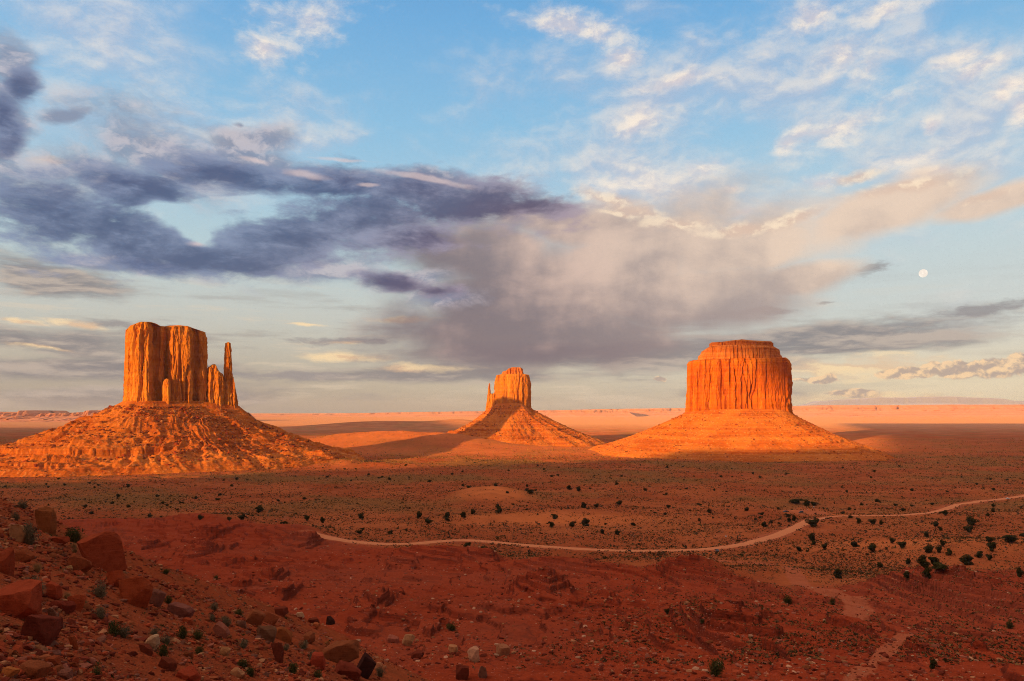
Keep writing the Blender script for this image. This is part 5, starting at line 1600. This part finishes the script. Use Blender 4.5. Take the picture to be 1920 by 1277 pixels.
# junipers one can pick out by what they stand beside
JP = [
    (1634, 1028, 22, 18, 'round very dark juniper alone on the orange slope right of the road'), (1523, 1008, 20, 16, 'round juniper between the road bend and the lone dark one'),
    (1522, 980, 26, 18, 'straggly bush at the road bend below the parking area'), (1489, 972, 12, 10, 'small round bush left of the road bend'),
    (1480, 975, 12, 10, 'small bush pair end left of the road bend'), (1431, 983, 16, 12, 'reddish bush above the road before the bend'),
    (1490, 940, 30, 10, 'long olive thicket behind the parking area'), (1513, 943, 18, 10, 'low bushy end of the thicket behind the parking area'),
    (1527, 945, 14, 9, 'rounded bush right of the thicket behind the parking area'), (1740, 1030, 22, 16, 'bushy juniper upper one of a pair on the orange slope'),
    (1752, 1052, 24, 20, 'right big juniper of the cluster of three on the knoll'), (1728, 1053, 22, 20, 'left big juniper of the cluster of three on the knoll'),
    (1736, 1060, 18, 18, 'front juniper of the cluster of three on the knoll'), (1738, 1073, 22, 18, 'juniper on the edge of the broken knoll below the cluster'),
    (1768, 1062, 40, 12, 'long low thicket right of the juniper cluster'), (1811, 1051, 30, 18, 'flat topped juniper tree on the brink of the broken knoll'),
    (1760, 1030, 14, 14, 'small round juniper above the cluster of three'), (1782, 1035, 16, 14, 'round juniper right of the small one above the cluster'),
    (1769, 1019, 12, 14, 'upright juniper above the round ones on the orange slope'), (1859, 1025, 20, 20, 'big dark juniper on the right shoulder of the orange slope'),
    (1857, 1012, 16, 12, 'juniper just behind the big dark one on the right shoulder'), (1838, 1040, 18, 14, 'juniper below the big dark one on the right shoulder'),
    (1855, 1045, 14, 12, 'small juniper right of the one below the big dark one'), (1912, 1075, 18, 18, 'dark juniper cut by the right edge of the photo'),
    (1738, 1003, 14, 12, 'small juniper high on the orange slope'), (1674, 1014, 12, 12, 'narrow juniper on the orange slope'),
    (1690, 1021, 20, 14, 'wide juniper beside the narrow one on the orange slope'), (1611, 976, 12, 12, 'round juniper right of the road bend, left one of two'),
    (1635, 978, 16, 12, 'round juniper right of the road bend, right one of two'), (1600, 1020, 20, 12, 'wide olive bush left of the lone dark juniper'),
    (1754, 983, 14, 10, 'olive bush by the far road'), (1763, 991, 10, 8, 'small very dark bush below the far road'),
    (1772, 962, 16, 10, 'bush at the turn of the far road'), (1822, 978, 28, 16, 'olive thicket right of the far road'),
    (1815, 992, 18, 14, 'olive bush below the thicket right of the far road'), (1897, 1010, 36, 16, 'wide olive thicket near the right edge'),
    (1702, 1053, 14, 12, 'small juniper left of the cluster of three'), (1649, 1060, 18, 10, 'low juniper on the orange slope above the wash'),
    (1701, 1080, 18, 14, 'round juniper below the cluster of three'), (1527, 1018, 12, 10, 'small dark juniper above the wash'),
    (1545, 1025, 12, 14, 'upright dark juniper above the wash'), (1497, 1029, 14, 10, 'low juniper by the road, above the wash'),
    (938, 956, 18, 14, 'large dark juniper under the bare orange dune'), (934, 948, 10, 8, 'small juniper touching the large one under the dune'),
    (952, 923, 10, 4, 'low dark bush on top of the bare dune'), (886, 960, 16, 10, 'left big bush on the slope below the dune'),
    (870, 966, 18, 12, 'bush pair left of the slope below the dune'), (840, 966, 16, 12, 'round bush further left below the dune'),
    (785, 966, 18, 12, 'round bush well left of the dune'), (804, 978, 18, 10, 'low bush well left of the dune above the road'),
    (677, 968, 16, 10, 'bush above the left end of the road'), (993, 922, 16, 10, 'bush right of the bare dune'),
    (1065, 914, 14, 10, 'round bush well right of the bare dune'), (1085, 917, 12, 8, 'small round bush right of another beyond the dune'),
    (1041, 968, 16, 10, 'round bush on the orange apron above the road'), (1035, 983, 14, 12, 'twiggy round bush on the orange apron above the road'),
    (1097, 980, 20, 14, 'dark bush at the right end of the orange apron'), (1073, 983, 16, 12, 'bush left of the dark one on the orange apron'),
    (1094, 948, 14, 10, 'dark round bush on the plain right of the apron'), (1117, 948, 12, 8, 'smaller bush beside the dark round one on the plain'),
    (1130, 997, 12, 10, 'round bush near the road right of the apron'), (1158, 999, 14, 10, 'bush beside the round one near the road'),
    (1160, 943, 16, 8, 'dark bush on the plain well right of the dune'), (376, 970, 14, 10, 'upright dark bush on the left plain'),
    (452, 970, 16, 12, 'dark bush at the middle of the left plain'), (430, 973, 12, 8, 'small bush left of the dark one on the left plain'),
    (488, 955, 18, 12, 'large bush on the left plain'), (605, 976, 12, 12, 'dark bush above the start of the road'),
    (575, 972, 12, 10, 'bush left of the dark one above the start of the road'),
]
for (px, py, w, h, lb) in JP:
    plant('juniper', px, py, w, h, lb)
# the other shrubs one could still count, nearest first
rj = np.random.default_rng(91)
n_more, tried = 0, 0
while n_more < 215 and tried < 5000:
    tried += 1
    y = 430 * (1500 / 430) ** rj.uniform(0, 1)
    x = rj.uniform(-0.68, 0.68) * y
    if fbm2(np.array([x]), np.array([y]), 160, 3, 0.5, 95.0)[0] < rj.normal(0.0, 0.2):
        continue
    b_, s_, g_, w_ = [float(np.asarray(q).ravel()[0]) for q in land_masks(np.array([x]), np.array([y]))]
    if b_ > 0.4 or s_ > 0.5 or w_ > 0.3:
        continue
    zone = 'near' if y < 700 else 'far'
    side = 'left' if x / y < -0.22 else ('right' if x / y > 0.22 else 'middle')
    r_ = rj.uniform(0.8, 2.3) * (1.0 if y < 800 else 1.25)
    plant('juniper', 0, 0, 0, 0, 'small dark shrub dotted over the %s part of the red plain, %s' % (side, 'just beyond the road' if zone == 'near' else 'far beyond the road'),
          'shrubs dotted over the %s %s plain' % (zone, side), parts=False, xy=(x, y), size=(r_, r_ * rj.uniform(0.9, 1.4)))
    n_more += 1

# low brush nobody could count
def brush(n, seed, ymin, ymax, smin, smax, tones, cond, lat=0.74):
    r = np.random.default_rng(seed)
    y = ymin * (ymax / ymin) ** r.uniform(0, 1, n * 5)
    x = r.uniform(-lat, lat, n * 5) * y
    k = cond(x, y, r)
    x, y = x[k][:n], y[k][:n]
    n = len(x)
    s = smin * (smax / smin) ** r.power(0.6, n) * (0.8 + 0.5 * np.minimum(y, 1600) / 1000)
    z = land(x, y)
    m = 9
    d = r.normal(size=(n, m, 3)); d[..., 2] = np.abs(d[..., 2]) * 0.9
    d /= np.linalg.norm(d, axis=2)[..., None]
    c_ = d * r.uniform(0.35, 1.0, (n, m, 1)) * np.array([0.55, 0.55, 0.6])
    e1 = r.normal(size=(n, m, 3)) * 0.30; e2 = r.normal(size=(n, m, 3)) * 0.30
    v = np.stack([c_ - e1 * 0.5, c_ + e1 * 0.6, c_ + e2], 2) * s[:, None, None, None]
    v = v + np.stack([x, y, z], -1)[:, None, None, :]
    o = mesh_np('scrub', v.reshape(-1, 3), np.arange(n * m * 3).reshape(-1, 3), M_BRUSH, smooth=False)
    scatter_tone(o, tones, r, m * 3)
    o['kind'] = 'stuff'
TONES.update(olive=(0.075, 0.062, 0.020), straw=(0.36, 0.20, 0.075), sage=(0.17, 0.115, 0.060), rust=(0.24, 0.075, 0.030), gold=(0.50, 0.27, 0.070), dusk=(0.055, 0.040, 0.018))
plain_ok = lambda x, y, r: (mask_bad(x, y) < 0.55) & (road_d(x, y) > 3.5) & (np.asarray(land_masks(x, y)[1]) < r.uniform(0.1, 0.9, len(x))) & (fbm2(x, y, 45, 3, 0.55, 96.0) > r.normal(-0.12, 0.2, len(x)))
brush(100000, 601, 300, 1750, 0.42, 1.2, ['olive', 'sage', 'straw', 'rust', 'dusk', 'dusk', 'olive', 'sage'], plain_ok)
brush(6000, 604, 380, 1900, 1.0, 2.3, ['olive', 'dusk', 'olive', 'sage', 'dusk'], plain_ok)
brush(26000, 605, 1350, 2900, 0.8, 1.8, ['gold', 'gold', 'straw', 'rust', 'gold', 'olive'], plain_ok)
brush(26000, 602, 120, 420, 0.22, 0.75, ['olive', 'sage', 'dusk', 'straw', 'dusk'],
      lambda x, y, r: (x / y > 0.05 + r.normal(0.1, 0.12, len(x))) & (fbm2(x, y, 20, 3, 0.5, 97.0) > -0.1) & (np.asarray(land_masks(x, y)[3]) < 0.5))
brush(1500, 603, 20, 92, 0.12, 0.35, ['sage', 'olive', 'straw', 'sage', 'dusk'], lambda x, y, r: on_spur(x, y) & (fbm2(x, y, 8, 3, 0.5, 98.0) > 0.05), lat=0.78)

# ------------------------------------------------------------------ cars, people and signs by the road
def plain_mat(name, col, rough=0.4, metal=0.0, spec=0.5):
    mt = bpy.data.materials.new(name); mt.use_nodes = True
    N = NT(mt.node_tree)
    bs = N.node('ShaderNodeBsdfPrincipled'); out = N.node('ShaderNodeOutputMaterial')
    N.t.links.new(bs.outputs[0], out.inputs[0])
    n = N.noise(pos(N), 3.0, 3)
    N.put(bs.inputs['Base Color'], N.mix(n, col, tuple(q * 0.8 for q in col)))
    bs.inputs['Roughness'].default_value = rough
    bs.inputs['Metallic'].default_value = metal
    bs.inputs['Specular IOR Level'].default_value = spec
    return mt
M_GLASS = plain_mat('car_glass', (0.03, 0.035, 0.045), 0.1)
M_TYRE = plain_mat('tyre_rubber', (0.02, 0.02, 0.02), 0.8)
M_RIM = plain_mat('wheel_rim', (0.5, 0.5, 0.5), 0.35, 0.8)
M_LAMP = plain_mat('headlamp', (0.85, 0.85, 0.85), 0.15)
M_TAIL = plain_mat('tail_lamp', (0.5, 0.02, 0.02), 0.2)
M_BLACKP = plain_mat('black_paint', (0.012, 0.014, 0.018), 0.25)
M_DARKRED = plain_mat('dark_paint', (0.030, 0.018, 0.024), 0.25)
M_WHITEP = plain_mat('white_paint', (0.75, 0.76, 0.78), 0.3)
M_NAVY = plain_mat('navy_paint', (0.020, 0.024, 0.060), 0.25)

def loft(name, stations, mat, parent):
    """closed hull through rectangular-rounded cross-sections: (x along, half width, z low, z high)"""
    V = []
    for (x, hw, z0, z1) in stations:
        r = min(hw, (z1 - z0) * 0.5) * 0.35
        ring = []
        for (sy, sz, a0) in ((1, 1, 0), (-1, 1, 90), (-1, -1, 180), (1, -1, 270)):
            for k in range(4):
                a = math.radians(a0 + 30 * k)
                ring.append((x, sy * (hw - r) + r * math.cos(a), (z1 - r if sz > 0 else z0 + r) + r * math.sin(a)))
        V.append(ring)
    V = np.array(V)
    n = V.shape[1]
    f = grid_faces(len(stations), n, wrap=True)
    verts = V.reshape(-1, 3)
    caps = [np.array([list(range(n))[::-1]]), np.array([list(range((len(stations) - 1) * n, len(stations) * n))])]
    return mesh_np(name, verts, [f] + caps, mat, parent)

def car(px, py, yaw, paint, suv, label, name='parked_car', f=land):
    x, y = ray_ground(px, py)
    z = float(land(np.array([x]), np.array([y]))[0]) + (0.25 if road_d(np.array([x]), np.array([y]))[0] < 4 else 0.05)
    root = empty(name, (x, y, z), label, 'car')
    root.rotation_euler = (0, 0, math.radians(yaw))
    h = 1.78 if suv else 1.45
    b = 1.05 if suv else 0.88
    loft('body', [(-2.3, 0.70, 0.45, b - 0.12), (-2.2, 0.88, 0.30, b), (-1.2, 0.92, 0.26, b + 0.03), (0.9, 0.92, 0.26, b), (1.9, 0.88, 0.28, b - 0.10), (2.3, 0.78, 0.34, b - 0.22), (2.36, 0.62, 0.42, b - 0.35)], paint, root)
    if suv:
        loft('cabin', [(-2.12, 0.78, b - 0.05, b + 0.1), (-1.95, 0.76, b - 0.05, h - 0.08), (-1.4, 0.74, b - 0.05, h), (0.2, 0.74, b - 0.05, h - 0.02), (0.55, 0.73, b - 0.05, h - 0.12), (1.15, 0.78, b - 0.05, b + 0.02)], M_GLASS, root)
        loft('roof', [(-1.95, 0.70, h - 0.05, h + 0.03), (-1.4, 0.73, h - 0.02, h + 0.07), (0.1, 0.73, h - 0.03, h + 0.06), (0.45, 0.70, h - 0.10, h - 0.02)], paint, root)
    else:
        loft('cabin', [(-1.95, 0.78, b - 0.05, b + 0.04), (-1.3, 0.72, b - 0.05, h - 0.08), (-0.7, 0.70, b - 0.05, h), (0.15, 0.70, b - 0.05, h - 0.02), (0.95, 0.78, b - 0.05, b + 0.03)], M_GLASS, root)
        loft('roof', [(-1.25, 0.66, h - 0.08, h - 0.02), (-0.7, 0.69, h - 0.02, h + 0.05), (0.05, 0.69, h - 0.03, h + 0.04), (0.3, 0.66, h - 0.1, h - 0.04)], paint, root)
    for sx in (-1.38, 1.42):
        for sy in (-1, 1):
            th = np.linspace(0, 2 * np.pi, 20, endpoint=False)
            prof = [(0.24, 0.10), (0.33, 0.10), (0.35, 0.05), (0.35, -0.05), (0.33, -0.10), (0.24, -0.10)]
            V = np.array([[(sx + r * math.cos(t), sy * 0.84 + w, 0.35 + r * math.sin(t)) for t in th] for r, w in prof])
            wh = mesh_np('wheel', V.reshape(-1, 3), grid_faces(6, 20, wrap=True), M_TYRE, root)
            R = np.array([[(sx + r * math.cos(t), sy * (0.84 + w), 0.35 + r * math.sin(t)) for t in th] for r, w in ((0.25, 0.06), (0.20, 0.09), (0.08, 0.07), (0.01, 0.09))])
            mesh_np('rim', R.reshape(-1, 3), grid_faces(4, 20, wrap=True), M_RIM, wh)
    for sy in (-1, 1):
        loft('headlight', [(2.22, 0.14, b - 0.36, b - 0.22), (2.38, 0.11, b - 0.36, b - 0.24)], M_LAMP, root).location = (0, sy * 0.58, 0)
        loft('tail_light', [(-2.34, 0.10, b - 0.34, b - 0.10), (-2.2, 0.12, b - 0.36, b - 0.08)], M_TAIL, root).location = (0, sy * 0.66, 0)
    return root
car(1345, 1034.5, 70, M_NAVY, False, 'dark car with red tail lamps stopped on the near side of the dirt road')
car(1502, 962.5, 215, M_BLACKP, True, 'black off-road car parked on the dirt clearing by the road bend')
car(1473, 960.5, 205, M_DARKRED, False, 'dark low car with a shiny hood at the left end of the dirt clearing')
car(1890, 936, 20, M_WHITEP, False, 'white car driving along the far dirt road near the right edge')

M_SKIN = plain_mat('skin', (0.40, 0.22, 0.15), 0.6)
M_CLOTHD = plain_mat('dark_cloth', (0.020, 0.024, 0.034), 0.9)
M_CLOTHW = plain_mat('white_cloth', (0.72, 0.70, 0.68), 0.9)
M_HAIR = plain_mat('dark_hair', (0.02, 0.014, 0.010), 0.7)
def person(px, py, yaw, shirt, trousers, label, hair=None):
    x, y = ray_ground(px, py)
    z = float(land(np.array([x]), np.array([y]))[0]) + 0.1
    # skeleton: pelvis first, then every joint with its radius
    J = [(0, 0, 0.95, .15, .11), (0, 0, 1.15, .145, .105), (0, .0, 1.38, .17, .10), (0, .0, 1.50, .07, .06), (0, .015, 1.58, .075, .09), (0, .02, 1.70, .075, .095),
         (.10, 0, .88, .09, .09), (.11, .01, .50, .06, .065), (.12, -.01, .09, .042, .045), (.125, .11, .04, .035, .03),
         (-.10, 0, .88, .09, .09), (-.12, .02, .50, .06, .065), (-.14, .02, .09, .042, .045), (-.15, .13, .04, .035, .03),
         (.19, 0, 1.41, .055, .055), (.25, -.02, 1.14, .042, .042), (.26, .06, .90, .03, .03), (.26, .09, .80, .036, .02),
         (-.19, 0, 1.41, .055, .055), (-.25, -.02, 1.14, .042, .042), (-.24, .08, .91, .03, .03), (-.24, .12, .81, .036, .02),
         (.245, .115, .73, .009, .009), (.26, .12, .72, .009, .009), (.275, .115, .725, .009, .009), (.288, .105, .74, .008, .008), (.225, .13, .79, .010, .010),
         (-.225, .145, .74, .009, .009), (-.24, .15, .73, .009, .009), (-.255, .145, .735, .009, .009), (-.268, .135, .75, .008, .008), (-.205, .16, .80, .010, .010)]
    E = [(0, 1), (1, 2), (2, 3), (3, 4), (4, 5), (0, 6), (6, 7), (7, 8), (8, 9), (0, 10), (10, 11), (11, 12), (12, 13), (2, 14), (14, 15), (15, 16), (16, 17), (2, 18), (18, 19), (19, 20), (20, 21)]
    E += [(17, 22), (17, 23), (17, 24), (17, 25), (16, 26), (21, 27), (21, 28), (21, 29), (21, 30), (20, 31)]
    me = bpy.data.meshes.new('person')
    me.from_pydata([j[:3] for j in J], E, [])
    o = bpy.data.objects.new('person', me); COL.objects.link(o)
    sk = o.modifiers.new('skin', 'SKIN'); sk.use_smooth_shade = True
    o.modifiers.new('sub', 'SUBSURF').render_levels = 1
    for i, j in enumerate(J):
        me.skin_vertices[0].data[i].radius = (j[3], j[4])
        me.skin_vertices[0].data[i].use_root = (i == 0)
    dg = bpy.context.evaluated_depsgraph_get()
    nm = bpy.data.meshes.new_from_object(o.evaluated_get(dg))
    o.modifiers.clear(); o.data = nm
    nm.materials.clear()
    for m_ in (M_SKIN, shirt, trousers):
        nm.materials.append(m_)
    for p in nm.polygons:
        cz, cx = p.center.z, abs(p.center.x)
        p.material_index = 0 if cz > 1.49 or (cx > 0.19 and cz < 0.93) else (1 if cz > 0.93 else 2)
        p.use_smooth = True
    o.location = (x, y, z); o.rotation_euler = (0, 0, math.radians(yaw))
    tag(o, label, 'person')
    th = np.linspace(0, 2 * np.pi, 16, endpoint=False)
    R = np.array([[(r * math.cos(t), 0.01 + r * 1.2 * math.sin(t), zz) for t in th] for r, zz in ((0.088, 1.66), (0.096, 1.73), (0.085, 1.78), (0.05, 1.81), (0.01, 1.82))])
    mesh_np('hair', R.reshape(-1, 3), grid_faces(5, 16, wrap=True), hair or M_HAIR, o)
    return o
person(1352.3, 1037, 150, M_CLOTHD, M_CLOTHD, 'person in dark clothes standing beside the car on the near road')
person(1514.5, 958.5, 200, M_CLOTHW, M_CLOTHD, 'person in a white top and dark trousers right of the black off-road car')

def sign(px, py, label, w, h, hz):
    x, y = ray_ground(px, py)
    root = empty('notice_board', (x, y, float(land(np.array([x]), np.array([y]))[0])), label, 'sign')
    loft('panel', [(-w / 2, 0.03, hz - h / 2, hz + h / 2), (w / 2, 0.03, hz - h / 2, hz + h / 2)], M_WHITEP, root)
    for sx in (-0.38, 0.38):
        v, f = tube_np([(sx * w, 0.06, -0.3), (sx * w, 0.06, hz + h * 0.4)], [0.045, 0.045], 8)
        mesh_np('post', v, f, M_BARK, root)
sign(1361, 1010, 'small white notice board on posts above the dirt road, left of the bend', 1.1, 0.7, 1.5)
sign(1526, 953, 'small white notice board at the back of the dirt clearing', 1.0, 0.8, 1.3)
